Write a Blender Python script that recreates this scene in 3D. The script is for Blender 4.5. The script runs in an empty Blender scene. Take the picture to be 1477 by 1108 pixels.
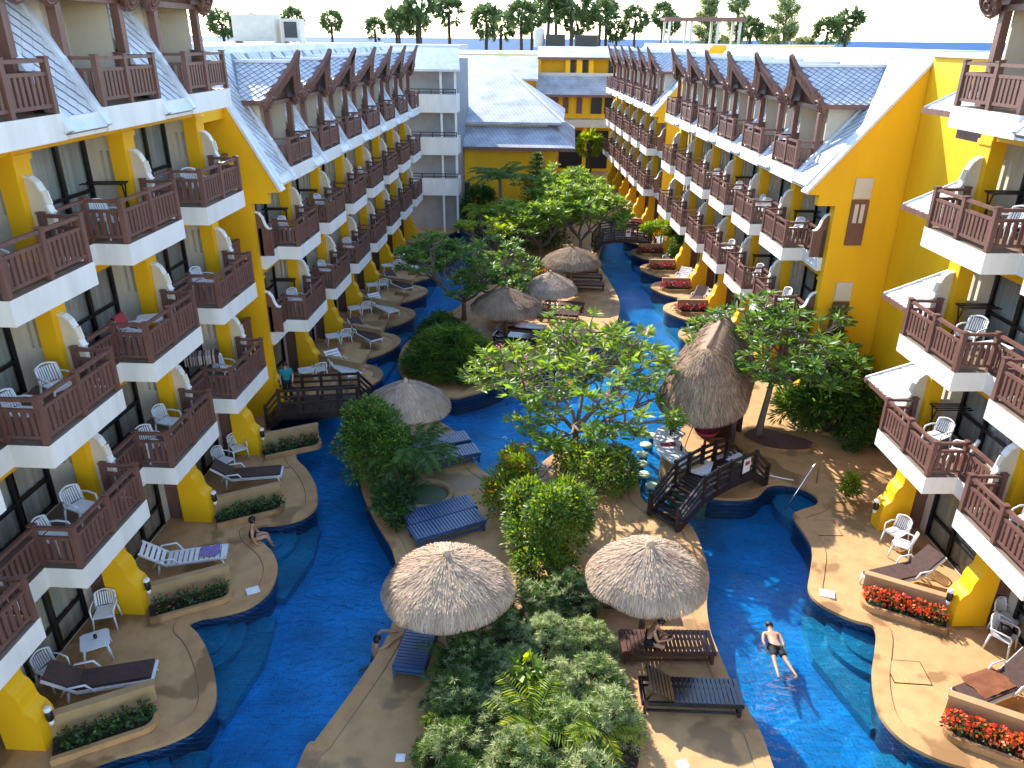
import bpy, bmesh, math, random
import numpy as np
from mathutils import Vector, Matrix
R_ = math.radians
scene = bpy.context.scene
COL = scene.collection
rnd = random.Random(11)

# ---------------------------------------------------------------- camera
PITCH, ROLL, CAMH = R_(24.3), R_(0.5), 13.8
fw = Vector((0, math.cos(PITCH), -math.sin(PITCH)))
rt0 = Vector((1, 0, 0)); up0 = rt0.cross(fw)
rt = rt0*math.cos(ROLL) + up0*math.sin(ROLL)
up = up0*math.cos(ROLL) - rt0*math.sin(ROLL)
cd = bpy.data.cameras.new('camera'); cam = bpy.data.objects.new('camera', cd); COL.objects.link(cam)
cd.sensor_width = 36; cd.lens = 1105/1477*36; cd.clip_start = .1; cd.clip_end = 60000
cam.matrix_world = Matrix(((rt.x, up.x, -fw.x, 0), (rt.y, up.y, -fw.y, 0), (rt.z, up.z, -fw.z, CAMH), (0, 0, 0, 1)))
scene.camera = cam

# ---------------------------------------------------------------- light
SUN = Vector((-.68, 1.24, 1.0)).normalized()          # towards the sun
SUN_EL = math.asin(SUN.z)
world = bpy.data.worlds.new('World'); scene.world = world; world.use_nodes = True
wn = world.node_tree.nodes; wl = world.node_tree.links
bg = wn['Background']; sky = wn.new('ShaderNodeTexSky'); sky.sky_type = 'NISHITA'
sky.sun_disc = False; sky.sun_elevation = SUN_EL; sky.sun_rotation = math.atan2(SUN.x, SUN.y)
sky.air_density = 1.0; sky.dust_density = .1; sky.ozone_density = 1.2
wl.new(sky.outputs[0], bg.inputs[0]); bg.inputs[1].default_value = 0.15
sd = bpy.data.lights.new('sun', 'SUN'); sd.energy = 2.9; sd.angle = R_(.53); sd.color = (1, .93, .82)
so = bpy.data.objects.new('sun', sd); COL.objects.link(so)
so.rotation_euler = (-SUN).to_track_quat('-Z', 'Y').to_euler(); so.location = SUN*80
vs = scene.view_settings; vs.view_transform = 'Standard'; vs.look = 'None'; vs.exposure = 2.0; vs.gamma = 1; vs.use_curve_mapping = False
scene.render.engine = 'CYCLES'
cy = scene.cycles; cy.use_denoising = True; cy.max_bounces = 8; cy.diffuse_bounces = 4; cy.glossy_bounces = 3
cy.transmission_bounces = 4; cy.transparent_max_bounces = 12; cy.caustics_reflective = False; cy.caustics_refractive = False
cy.sample_clamp_indirect = 6
# ---------------------------------------------------------------- mesh helpers
class MB:
    def __init__(s): s.v = []; s.f = []; s.m = []; s.s = []
    def add(s, vs, fs, mat=0, smooth=False):
        o = len(s.v); s.v.extend([tuple(p) for p in vs])
        for f in fs: s.f.append(tuple(i+o for i in f)); s.m.append(mat); s.s.append(smooth)
        return s
    def box(s, x0, x1, y0, y1, z0, z1, mat=0):
        if x0 > x1: x0, x1 = x1, x0
        if y0 > y1: y0, y1 = y1, y0
        if z0 > z1: z0, z1 = z1, z0
        v = [(x, y, z) for z in (z0, z1) for (x, y) in ((x0, y0), (x1, y0), (x1, y1), (x0, y1))]
        return s.add(v, [(3, 2, 1, 0), (4, 5, 6, 7), (0, 1, 5, 4), (1, 2, 6, 5), (2, 3, 7, 6), (3, 0, 4, 7)], mat)
    def bar(s, p, q, w, h, mat=0, upv=(0, 0, 1)):
        p = Vector(p); q = Vector(q); d = (q-p).normalized(); u = Vector(upv)
        if abs(d.dot(u)) > .98: u = Vector((0, 1, 0))
        x = d.cross(u).normalized(); y = x.cross(d).normalized()
        v = [c + x*a*w/2 + y*b*h/2 for c in (p, q) for (a, b) in ((-1, -1), (1, -1), (1, 1), (-1, 1))]
        return s.add(v, [(3, 2, 1, 0), (4, 5, 6, 7), (0, 1, 5, 4), (1, 2, 6, 5), (2, 3, 7, 6), (3, 0, 4, 7)], mat)
    def extrude(s, poly, vec, mat=0, mtop=None, mbot=None, smooth=False):
        n = len(poly); vec = Vector(vec); a = [Vector(p) for p in poly]; b = [p+vec for p in a]
        nrm = Vector((0, 0, 0))
        for i in range(n): nrm += a[i].cross(a[(i+1) % n])
        flip = nrm.dot(vec) < 0
        if flip: a.reverse(); b.reverse()
        o = len(s.v); s.v.extend([tuple(p) for p in a+b])
        s.f.append(tuple(o+i for i in reversed(range(n)))); s.m.append(mat if mbot is None else mbot); s.s.append(False)
        s.f.append(tuple(o+n+i for i in range(n))); s.m.append(mat if mtop is None else mtop); s.s.append(False)
        for i in range(n):
            j = (i+1) % n; s.f.append((o+i, o+j, o+n+j, o+n+i)); s.m.append(mat); s.s.append(smooth)
        return s
    def prism(s, poly2, z0, z1, mat=0, mtop=None, mbot=None, smooth=False):
        return s.extrude([(x, y, z0) for x, y in poly2], (0, 0, z1-z0), mat, mtop, mbot, smooth)
    def tube(s, pts, rad, seg=8, mat=0, smooth=True, cap=True):
        pts = [Vector(p) for p in pts]; n = len(pts)
        if not hasattr(rad, '__len__'): rad = [rad]*n
        o = len(s.v); x = None
        for i, p in enumerate(pts):
            t = (pts[min(i+1, n-1)] - pts[max(i-1, 0)])
            t = t.normalized() if t.length > 1e-9 else Vector((0, 0, 1))
            if x is None:
                x = t.cross(Vector((0, 0, 1)))
                if x.length < .05: x = t.cross(Vector((1, 0, 0)))
            x = (x - t*x.dot(t)).normalized(); y = t.cross(x)
            for k in range(seg):
                a = 2*math.pi*k/seg; s.v.append(tuple(p + (x*math.cos(a) + y*math.sin(a))*rad[i]))
        for i in range(n-1):
            for k in range(seg):
                k2 = (k+1) % seg
                s.f.append((o+i*seg+k, o+i*seg+k2, o+(i+1)*seg+k2, o+(i+1)*seg+k)); s.m.append(mat); s.s.append(smooth)
        if cap:
            s.f.append(tuple(o+k for k in reversed(range(seg)))); s.m.append(mat); s.s.append(False)
            s.f.append(tuple(o+(n-1)*seg+k for k in range(seg))); s.m.append(mat); s.s.append(False)
        return s
    def lathe(s, prof, seg=16, c=(0, 0, 0), mat=0, smooth=True):
        o = len(s.v); n = len(prof)
        for r, z in prof:
            for k in range(seg):
                a = 2*math.pi*k/seg; s.v.append((c[0]+r*math.cos(a), c[1]+r*math.sin(a), c[2]+z))
        for i in range(n-1):
            for k in range(seg):
                k2 = (k+1) % seg
                s.f.append((o+i*seg+k, o+i*seg+k2, o+(i+1)*seg+k2, o+(i+1)*seg+k)); s.m.append(mat); s.s.append(smooth)
        s.f.append(tuple(o+k for k in reversed(range(seg)))); s.m.append(mat); s.s.append(False)
        s.f.append(tuple(o+(n-1)*seg+k for k in range(seg))); s.m.append(mat); s.s.append(False)
        return s
    def mesh(s, name, mats, sx=1):
        me = bpy.data.meshes.new(name)
        v = s.v if sx == 1 else [(-a, b, c) for a, b, c in s.v]
        f = s.f if sx == 1 else [tuple(reversed(q)) for q in s.f]
        me.from_pydata(v, [], f)
        for m in (mats if isinstance(mats, (list, tuple)) else [mats]): me.materials.append(m)
        me.polygons.foreach_set('material_index', s.m)
        me.polygons.foreach_set('use_smooth', s.s)
        me.update(); return me

def ob(name, me, parent=None, loc=(0, 0, 0), rotz=0, label=None, cat=None, group=None, kind=None, rot=None, scale=None):
    o = bpy.data.objects.new(name, me); COL.objects.link(o)
    o.location = loc; o.rotation_euler = rot if rot else (0, 0, rotz)
    if scale: o.scale = scale if hasattr(scale, '__len__') else (scale,)*3
    if parent: o.parent = parent
    if label: o['label'] = label
    if cat: o['category'] = cat
    if group: o['group'] = group
    if kind: o['kind'] = kind
    return o
def empty(name, loc, rotz, label, cat, group=None):
    o = ob(name, None, None, loc, rotz, label, cat, group); o.empty_display_size = .2; return o
def copy_tree(o, parent=None, **kw):
    c = o.copy(); COL.objects.link(c); c.parent = parent
    for ch in o.children: copy_tree(ch, c)
    return c
def place(proto, loc, rotz, label, group=None):
    if 'used' not in proto: proto['used'] = 1; o = proto
    else: o = copy_tree(proto)
    if 'used' in o and o is not proto: del o['used']
    o.location = loc; o.rotation_euler = (0, 0, rotz); o['label'] = label
    if group: o['group'] = group
    elif 'group' in o: del o['group']
    return o
CACHE = {}
def cached(key, fn):
    if key not in CACHE: CACHE[key] = fn()
    return CACHE[key]
def smooth_poly(pts, sub=6, closed=True):
    n = len(pts); out = []
    rng = range(n) if closed else range(n-1)
    for i in rng:
        if closed: p0, p1, p2, p3 = (pts[(i+k) % n] for k in (-1, 0, 1, 2))
        else: p0, p1, p2, p3 = pts[max(i-1, 0)], pts[i], pts[i+1], pts[min(i+2, n-1)]
        for k in range(sub):
            t = k/sub
            out.append(tuple(.5*((2*p1[a]) + (-p0[a]+p2[a])*t + (2*p0[a]-5*p1[a]+4*p2[a]-p3[a])*t*t + (-p0[a]+3*p1[a]-3*p2[a]+p3[a])*t**3) for a in (0, 1)))
    if not closed: out.append(tuple(pts[-1]))
    return out

# ---------------------------------------------------------------- materials
MATS = {}
def nodes_of(m): m.use_nodes = True; return m.node_tree.nodes, m.node_tree.links
def mat(name, c1, c2=None, rough=.7, scale=6, detail=4, bump=0, bscale=None, spec=.4, metal=0, ramp=(.35, .65), island=0, coords='pos', transl=0, coat=0, stretch=None):
    m = bpy.data.materials.new(name); N, L = nodes_of(m); b = N['Principled BSDF']
    b.inputs['Roughness'].default_value = rough; b.inputs['Specular IOR Level'].default_value = spec; b.inputs['Metallic'].default_value = metal
    if coat: b.inputs['Coat Weight'].default_value = coat; b.inputs['Coat Roughness'].default_value = .15
    if coords == 'pos': co = N.new('ShaderNodeNewGeometry').outputs['Position']
    else: co = N.new('ShaderNodeTexCoord').outputs['Object']
    if stretch:
        mp = N.new('ShaderNodeMapping'); L.new(co, mp.inputs[0]); mp.inputs['Scale'].default_value = stretch; co = mp.outputs[0]
    c2 = c2 or c1; src = None
    if c1 != c2:
        nz = N.new('ShaderNodeTexNoise'); nz.inputs['Scale'].default_value = scale; nz.inputs['Detail'].default_value = detail; L.new(co, nz.inputs['Vector'])
        rp = N.new('ShaderNodeValToRGB'); rp.color_ramp.elements[0].position = ramp[0]; rp.color_ramp.elements[1].position = ramp[1]
        rp.color_ramp.elements[0].color = (*c1, 1); rp.color_ramp.elements[1].color = (*c2, 1)
        L.new(nz.outputs['Fac'], rp.inputs[0]); src = rp.outputs[0]
    if island:
        gi = N.new('ShaderNodeNewGeometry'); hs = N.new('ShaderNodeHueSaturation')
        if src: L.new(src, hs.inputs['Color'])
        else: hs.inputs['Color'].default_value = (*c1, 1)
        mr = N.new('ShaderNodeMapRange'); mr.inputs[3].default_value = 1-island; mr.inputs[4].default_value = 1+island
        L.new(gi.outputs['Random Per Island'], mr.inputs[0]); L.new(mr.outputs[0], hs.inputs['Value'])
        mr2 = N.new('ShaderNodeMapRange'); mr2.inputs[3].default_value = .5-island*.07; mr2.inputs[4].default_value = .5+island*.05
        ml = N.new('ShaderNodeMath'); ml.operation = 'MULTIPLY'; ml.inputs[1].default_value = 7.31
        fr = N.new('ShaderNodeMath'); fr.operation = 'FRACT'
        L.new(gi.outputs['Random Per Island'], ml.inputs[0]); L.new(ml.outputs[0], fr.inputs[0]); L.new(fr.outputs[0], mr2.inputs[0]); L.new(mr2.outputs[0], hs.inputs['Hue'])
        src = hs.outputs[0]
    if src: L.new(src, b.inputs['Base Color'])
    else: b.inputs['Base Color'].default_value = (*c1, 1)
    if bump:
        n2 = N.new('ShaderNodeTexNoise'); n2.inputs['Scale'].default_value = bscale or scale*4; n2.inputs['Detail'].default_value = 5; L.new(co, n2.inputs['Vector'])
        bp = N.new('ShaderNodeBump'); bp.inputs['Strength'].default_value = bump; bp.inputs['Distance'].default_value = .03
        L.new(n2.outputs['Fac'], bp.inputs['Height']); L.new(bp.outputs[0], b.inputs['Normal'])
    if transl:
        tr = N.new('ShaderNodeBsdfTranslucent'); mx = N.new('ShaderNodeMixShader'); mx.inputs[0].default_value = transl
        if src:
            hs2 = N.new('ShaderNodeHueSaturation'); hs2.inputs['Hue'].default_value = .475; hs2.inputs['Saturation'].default_value = 1.1; hs2.inputs['Value'].default_value = 1.9
            L.new(src, hs2.inputs['Color']); L.new(hs2.outputs[0], tr.inputs[0])
        else: tr.inputs[0].default_value = (*c1, 1)
        out = N['Material Output']; L.new(b.outputs[0], mx.inputs[1]); L.new(tr.outputs[0], mx.inputs[2]); L.new(mx.outputs[0], out.inputs[0])
    MATS[name] = m; return m

M_cream = mat('cream_render', (.62, .55, .45), (.53, .465, .375), .8, 1.2, 5, .15, 40, ramp=(.3, .8))
M_white = mat('white_fascia', (.80, .785, .75), (.66, .64, .59), .65, 2.2, 6, .08, 30, ramp=(.42, .80), stretch=(1, 1, .22))
M_yellow = mat('yellow_paint', (.86, .47, .004), (.74, .375, .004), .62, 1.1, 6, .08, 40, ramp=(.35, .8), stretch=(1, 1, .25))
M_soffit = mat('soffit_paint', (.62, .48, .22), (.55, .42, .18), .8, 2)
M_brown = mat('brown_timber', (.175, .083, .064), (.13, .062, .048), .5, 5, 4, .15, 30, stretch=(1, 1, .3))
M_dark = mat('dark_timber', (.018, .012, .012), (.035, .020, .016), .38, 6, 4, .2, 20, spec=.5)
M_floor = mat('balcony_tile', (.24, .17, .125), (.19, .135, .10), .55, 3, 4, .05)
M_frame = mat('black_frame', (.012, .012, .013), None, .35)
M_curtain = mat('curtain_cloth', (.76, .72, .64), (.58, .55, .48), .9, 1, 2, stretch=(6, 6, .05), ramp=(.4, .6))
M_tile = mat('grey_roof_tile', (.60, .61, .63), (.51, .52, .54), .38, 2.5, 4, .12, 20, island=.09, spec=.5)
M_under = mat('roof_underlay', (.22, .25, .30), (.17, .19, .23), .6, 3)
M_flash = mat('roof_flashing', (.68, .71, .75), (.58, .61, .66), .45, 2.5)
M_roofflat = mat('flat_roof_coating', (.62, .61, .60), (.48, .47, .46), .8, .8, 6)
M_plastic = mat('white_plastic', (.80, .80, .80), (.74, .74, .73), .38, 5, spec=.5)
M_cush = mat('brown_cushion', (.085, .045, .036), (.06, .033, .028), .85, 9, 4, .2, 60)
M_red = mat('red_towel', (.42, .05, .06), (.34, .035, .045), .9, 8, 3, .3, 50)
M_blackm = mat('black_metal', (.015, .014, .014), None, .4, spec=.5)
M_steel = mat('steel', (.7, .7, .7), None, .25, metal=1)
M_terra = mat('soil', (.035, .022, .015), (.055, .035, .022), .95, 8, 5, .5, 20)
M_wall = mat('tan_planter_wall', (.42, .27, .13), (.36, .225, .105), .8, 2, 5, .15, 40)

def deck_mat(name, a, b, wet):
    m = bpy.data.materials.new(name); N, L = nodes_of(m); bs = N['Principled BSDF']
    co = N.new('ShaderNodeNewGeometry').outputs['Position']
    def noise(sc, det, lo, hi):
        n = N.new('ShaderNodeTexNoise'); n.inputs['Scale'].default_value = sc; n.inputs['Detail'].default_value = det; L.new(co, n.inputs['Vector'])
        r = N.new('ShaderNodeMapRange'); r.inputs[1].default_value = lo; r.inputs[2].default_value = hi; L.new(n.outputs['Fac'], r.inputs[0]); return r.outputs[0]
    def mix(f, c1, c2, mode='MIX'):
        x = N.new('ShaderNodeMix'); x.data_type = 'RGBA'; x.blend_type = mode
        for sock, val in ((x.inputs[0], f), (x.inputs[6], c1), (x.inputs[7], c2)):
            if hasattr(val, 'links'): L.new(val, sock)
            elif isinstance(val, (int, float)): sock.default_value = val
            else: sock.default_value = (*val, 1)
        return x.outputs[2]
    base = mix(noise(.5, 5, .35, .65), a, b); base = mix(noise(2.2, 5, .45, .75), base, tuple(v*.8 for v in b))
    speck = mix(noise(60, 2, .45, .62), base, tuple(v*.62 for v in a))
    base = mix(.55, base, speck)
    w = noise(.6, 4, .555, .60)
    col = mix(w, base, tuple(v*.56 for v in b)) if wet else base
    L.new(col, bs.inputs['Base Color'])
    r = N.new('ShaderNodeMapRange'); r.inputs[3].default_value = .8; r.inputs[4].default_value = .45
    L.new(w, r.inputs[0]); L.new(r.outputs[0], bs.inputs['Roughness']); bs.inputs['Specular IOR Level'].default_value = .35
    n2 = N.new('ShaderNodeTexNoise'); n2.inputs['Scale'].default_value = 45; n2.inputs['Detail'].default_value = 3; L.new(co, n2.inputs['Vector'])
    bp = N.new('ShaderNodeBump'); bp.inputs['Strength'].default_value = .25; bp.inputs['Distance'].default_value = .02
    L.new(n2.outputs['Fac'], bp.inputs['Height']); L.new(bp.outputs[0], bs.inputs['Normal'])
    return m
M_deck = deck_mat('washed_sand_deck', (.58, .335, .145), (.49, .28, .12), True)
M_coping = deck_mat('deck_coping', (.56, .31, .13), (.46, .25, .105), True)

def tile_mat(name, c1, c2, grout, sz):
    m = bpy.data.materials.new(name); N, L = nodes_of(m); bs = N['Principled BSDF']
    g = N.new('ShaderNodeNewGeometry'); br = N.new('ShaderNodeTexBrick'); br.offset = 0
    # mosaic grid on the dominant faces: x+z / y+z mix keeps joints on vertical faces too
    sp = N.new('ShaderNodeSeparateXYZ'); L.new(g.outputs['Position'], sp.inputs[0])
    cb = N.new('ShaderNodeCombineXYZ'); ad = N.new('ShaderNodeMath'); ad.operation = 'ADD'; L.new(sp.outputs[0], ad.inputs[0]); L.new(sp.outputs[2], ad.inputs[1])
    ad2 = N.new('ShaderNodeMath'); ad2.operation = 'ADD'; L.new(sp.outputs[1], ad2.inputs[0]); L.new(sp.outputs[2], ad2.inputs[1])
    L.new(ad.outputs[0], cb.inputs[0]); L.new(ad2.outputs[0], cb.inputs[1]); L.new(cb.outputs[0], br.inputs[0])
    br.inputs['Color1'].default_value = (*c1, 1); br.inputs['Color2'].default_value = (*c2, 1); br.inputs['Mortar'].default_value = (*grout, 1)
    br.inputs['Scale'].default_value = 1; br.inputs['Brick Width'].default_value = sz; br.inputs['Row Height'].default_value = sz; br.inputs['Mortar Size'].default_value = sz*.06
    nz = N.new('ShaderNodeTexNoise'); nz.inputs['Scale'].default_value = .8; nz.inputs['Detail'].default_value = 4; L.new(g.outputs['Position'], nz.inputs['Vector'])
    hs = N.new('ShaderNodeHueSaturation'); mr = N.new('ShaderNodeMapRange'); mr.inputs[1].default_value = .3; mr.inputs[2].default_value = .7; mr.inputs[3].default_value = .68; mr.inputs[4].default_value = 1.25
    L.new(nz.outputs['Fac'], mr.inputs[0]); L.new(mr.outputs[0], hs.inputs['Value']); L.new(br.outputs[0], hs.inputs['Color']); L.new(hs.outputs[0], bs.inputs['Base Color'])
    bs.inputs['Roughness'].default_value = .3; return m
M_pool = tile_mat('blue_pool_mosaic', (.001, .22, .52), (.001, .29, .62), (.015, .34, .64), .10)
M_band = tile_mat('navy_waterline_tile', (.006, .022, .07), (.010, .035, .10), (.06, .11, .16), .15)
M_steptile = tile_mat('teal_step_mosaic', (.008, .18, .30), (.012, .22, .35), (.03, .27, .38), .10)

def water_mat():
    m = bpy.data.materials.new('pool_water'); N, L = nodes_of(m); N.remove(N['Principled BSDF'])
    co = N.new('ShaderNodeNewGeometry').outputs['Position']
    def nz(sc, det, dist=0, st=None):
        src = co
        if st:
            mp = N.new('ShaderNodeMapping'); mp.inputs['Scale'].default_value = st; mp.inputs['Rotation'].default_value = (0, 0, .5); L.new(co, mp.inputs[0]); src = mp.outputs[0]
        n = N.new('ShaderNodeTexNoise'); n.inputs['Scale'].default_value = sc; n.inputs['Detail'].default_value = det; n.inputs['Distortion'].default_value = dist; L.new(src, n.inputs['Vector']); return n.outputs['Fac']
    a = nz(2.0, 3, .9, (1, 1.7, 1)); b = nz(6.5, 4, 1.2, (1.5, 1, 1))
    ad = N.new('ShaderNodeMath'); ad.operation = 'MULTIPLY_ADD'; ad.inputs[1].default_value = .30; L.new(b, ad.inputs[0]); L.new(a, ad.inputs[2])
    bp = N.new('ShaderNodeBump'); bp.inputs['Strength'].default_value = 1.0; bp.inputs['Distance'].default_value = .30; L.new(ad.outputs[0], bp.inputs['Height'])
    gl = N.new('ShaderNodeBsdfGlossy'); gl.inputs['Roughness'].default_value = .06; L.new(bp.outputs[0], gl.inputs['Normal'])
    tr = N.new('ShaderNodeBsdfTransparent'); tr.inputs[0].default_value = (.45, .86, .98, 1)
    fr = N.new('ShaderNodeFresnel'); fr.inputs[0].default_value = 1.33; L.new(bp.outputs[0], fr.inputs['Normal'])
    fm = N.new('ShaderNodeMath'); fm.operation = 'MULTIPLY'; fm.inputs[1].default_value = .65; L.new(fr.outputs[0], fm.inputs[0])
    mx = N.new('ShaderNodeMixShader'); L.new(fm.outputs[0], mx.inputs[0]); L.new(tr.outputs[0], mx.inputs[1]); L.new(gl.outputs[0], mx.inputs[2])
    L.new(mx.outputs[0], N['Material Output'].inputs[0]); return m
M_water = water_mat()
def glass_mat():
    m = bpy.data.materials.new('window_glass'); N, L = nodes_of(m); N.remove(N['Principled BSDF'])
    gl = N.new('ShaderNodeBsdfGlossy'); gl.inputs['Roughness'].default_value = .03; tr = N.new('ShaderNodeBsdfTransparent'); tr.inputs[0].default_value = (.86, .9, .9, 1)
    fr = N.new('ShaderNodeFresnel'); fr.inputs[0].default_value = 1.5; mx = N.new('ShaderNodeMixShader')
    L.new(fr.outputs[0], mx.inputs[0]); L.new(tr.outputs[0], mx.inputs[1]); L.new(gl.outputs[0], mx.inputs[2]); L.new(mx.outputs[0], N['Material Output'].inputs[0]); return m
M_glass = glass_mat()
M_thatch = mat('dry_thatch', (.48, .36, .25), (.40, .29, .20), .95, 2.5, 4, island=.25)
M_thatch2 = mat('hut_thatch', (.33, .225, .14), (.25, .17, .105), .95, 2.5, 4, island=.35)
def leafm(n, c1, c2, isl=.3, tr=.35, rough=.45): return mat(n, c1, c2, rough, 1.3, 3, island=isl, transl=tr, spec=.4)
M_lf_fr = leafm('frangipani_leaf', (.11, .21, .03), (.17, .27, .035), .35, .42)
M_lf_dk = leafm('dark_leaf', (.030, .075, .022), (.045, .10, .025), .35, .28)
M_lf_md = leafm('mid_leaf', (.065, .15, .025), (.10, .20, .03), .35, .35)
M_lf_yl = leafm('yellow_green_leaf', (.21, .28, .022), (.14, .24, .022), .35, .45)
M_lf_gy = leafm('feathery_leaf', (.40, .46, .23), (.30, .39, .17), .35, .35)
M_lf_pm = leafm('palm_leaf', (.06, .13, .03), (.09, .17, .03), .3, .35)
M_lf_far = leafm('far_palm_leaf', (.06, .115, .045), (.085, .14, .05), .3, .3)  # skyline leaves lightened, distance haze is put into the colour
M_or = leafm('orange_flower', (.72, .13, .025), (.75, .20, .04), .25, .3)
M_rd = leafm('red_flower', (.50, .02, .025), (.58, .05, .04), .25, .3)
M_pk = leafm('pink_flower', (.60, .12, .18), (.55, .20, .25), .25, .3)
M_bark = mat('grey_bark', (.20, .155, .125), (.13, .10, .08), .9, 9, 4, .4, 25)
M_barkd = mat('dark_bark', (.07, .05, .04), (.045, .033, .027), .9, 9, 4, .4, 25)
M_skin = mat('skin', (.50, .26, .16), (.44, .22, .135), .55, 6)
M_hair = mat('hair', (.012, .009, .008), None, .5)
M_cloth_bk = mat('black_cloth', (.012, .012, .014), None, .8)
M_cloth_tl = mat('teal_cloth', (.01, .22, .26), (.008, .18, .22), .8, 5)
# ---------------------------------------------------------------- ground, sea, pool basin, decks
M_ground = mat('ground_soil', (.16, .13, .08), (.09, .11, .05), .95, .2, 5)
M_sea = mat('sea_water', (.008, .055, .16), (.010, .065, .18), .75, .02, 3, .3, .15, spec=.08)
WZ = -.26
def sheet(name, x0, x1, y0, y1, z, m):
    return ob(name, MB().add([(x0, y0, z), (x1, y0, z), (x1, y1, z), (x0, y1, z)], [(0, 1, 2, 3)]).mesh(name, m), kind='structure')
sheet('ground', -400, 400, -80, 232, -1.9, M_ground)
sheet('sea', -30000, 30000, 230, 45000, -2.2, M_sea)
sheet('pool_floor', -12, 14, 4, 66, -.85, M_pool)
sheet('pool_water', -11, 13, 4.2, 65.5, WZ, M_water)

M_groove = mat('deck_joint', (.30, .185, .10), (.24, .145, .08), .9, 3)
def strip_offset(pl, off):
    out = []
    for i, p in enumerate(pl):
        a = pl[max(i-1, 0)]; b = pl[min(i+1, len(pl)-1)]
        t = Vector((b[0]-a[0], b[1]-a[1])); t = t.normalized() if t.length else Vector((0, 1))
        out.append((p[0]-t.y*off, p[1]+t.x*off))
    return out
def coping(pl, sign, parent, closed=False, w=.33):
    if closed: pl = pl+[pl[0]]
    o_ = strip_offset(pl, -sign*.05); i_ = strip_offset(pl, sign*w)
    g_ = strip_offset(pl, sign*(w+.025))
    mb = MB(); n = len(pl)
    for k in range(n-1):
        a, b, c, d = o_[k], o_[k+1], i_[k+1], i_[k]
        q = [(*a, .022), (*b, .022), (*c, .026), (*d, .026)]
        mb.add(q, [(0, 1, 2, 3)] if sign > 0 else [(3, 2, 1, 0)])
        mb.add([(*a, -.07), (*b, -.07), (*b, .022), (*a, .022)], [(0, 1, 2, 3)] if sign > 0 else [(3, 2, 1, 0)])
        e, f = g_[k+1], g_[k]
        mb.add([(*d, .026), (*c, .026), (*e, .003), (*f, .003)], [(0, 1, 2, 3)] if sign > 0 else [(3, 2, 1, 0)], 1)
    return ob('coping', mb.mesh('coping', [M_coping, M_groove]), parent)
def bank(name, edge, back, sign):
    e = smooth_poly(edge, 6, False)
    mb = MB(); mb.prism(e+back, -1.55, 0, 0, 1)
    o = ob(name, mb.mesh(name, [M_band, M_deck]), kind='structure')
    coping(e, sign, o); return o, e
LNB = [(-7.2, 4), (-6.8, 6.5), (-6.7, 8.3), (-7.0, 9.4), (-7.6, 10.2), (-8.4, 10.75), (-8.68, 11.12), (-8.3, 11.4), (-7.97, 11.53), (-7.29, 11.82), (-6.85, 12.22), (-6.72, 12.84), (-7.01, 13.62), (-7.46, 14.4), (-7.92, 14.99), (-8.28, 15.35), (-8.09, 15.63), (-7.47, 15.82), (-6.93, 16.12), (-6.61, 16.75), (-6.65, 17.61), (-6.97, 18.31), (-7.3, 18.7), (-7.75, 19.15), (-7.95, 19.55), (-7.75, 19.8), (-7.29, 19.87), (-6.9, 20.01), (-6.58, 20.24), (-6.37, 20.59), (-6.31, 20.95), (-6.46, 21.61), (-6.69, 22.21), (-7.16, 23.07), (-7.72, 23.83), (-7.89, 24.43), (-8.21, 25.01), (-8.62, 25.51), (-9.3, 26.0), (-9.6, 26.9), (-9.1, 27.9), (-8.2, 28.5)]
lobe = [(-1.3, -2.3), (-.6, -1.65), (-.04, -.6), (0, .1), (-.35, .75), (-1.25, 1.35)]
for i in range(8):
    tx, ty = -5.85+.23*i, 31.5+4.15*i
    LNB += [(tx+a, ty+b) for a, b in lobe]
LNB += [(-4.9, 63.5)]
bankL, eL = bank('left_pool_deck', LNB, [(-4.9, 66), (-22, 66), (-22, 4)], 1)
RNB = [(9.2, 4), (8.8, 6.5), (8.5, 8.4), (8.9, 9.6), (9.7, 10.5), (10.0, 11.0), (9.62, 11.3), (9.09, 11.53), (8.59, 11.95), (8.39, 12.5), (8.45, 13.07), (8.73, 13.89), (9.15, 14.7), (9.42, 15.28), (9.4, 15.6), (8.94, 15.82), (8.39, 16.35), (8.27, 16.94), (8.61, 17.76), (9.0, 18.71), (9.06, 19.56), (9.0, 20.3), (9.08, 20.62), (9.4, 20.84), (9.98, 21.15), (10.18, 21.6), (9.99, 22.13), (9.39, 22.5), (8.73, 22.4), (8.15, 21.75), (7.46, 21.55), (6.8, 21.6), (6.3, 21.8), (5.95, 22.4), (5.8, 23.3), (5.95, 24.4), (6.3, 25.6), (7.0, 27.2), (7.9, 28.4), (8.9, 29.3)]
for i in range(8):
    tx, ty = 8.62-.04*i, 32.8+4.15*i
    RNB += [(tx-a, ty+b) for a, b in lobe]
RNB += [(8.6, 63.5)]
bankR, eR = bank('right_pool_deck', RNB, [(8.6, 66), (24, 66), (24, 4)], -1)
ISL1 = [(-4.7, 5.5), (-4.33, 11.16), (-4.11, 11.81), (-3.7, 12.9), (-3.27, 14.13), (-3.0, 15.3), (-2.98, 16.8), (-3.37, 18.36), (-3.78, 19.28), (-4.28, 20.27), (-4.8, 21.47), (-5.17, 22.6), (-5.68, 24.0), (-6.1, 25.4), (-6.3, 26.7), (-5.9, 27.6), (-4.6, 27.8), (-3.2, 27.1), (-2.21, 26.0), (-1.6, 24.6), (-1.16, 23.3), (-.22, 22.45), (.6, 22.7), (1.31, 24.0), (2.4, 25.1), (3.6, 24.7), (4.13, 23.7), (4.3, 22.4), (4.25, 21.5), (4.55, 20.9), (5.25, 20.4), (5.58, 19.8), (5.64, 18.76), (5.56, 17.5), (5.22, 16.3), (5.09, 15.3), (5.1, 14.7), (5.2, 13.5), (5.41, 12.4), (5.46, 11.26), (5.3, 5.5)]
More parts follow.
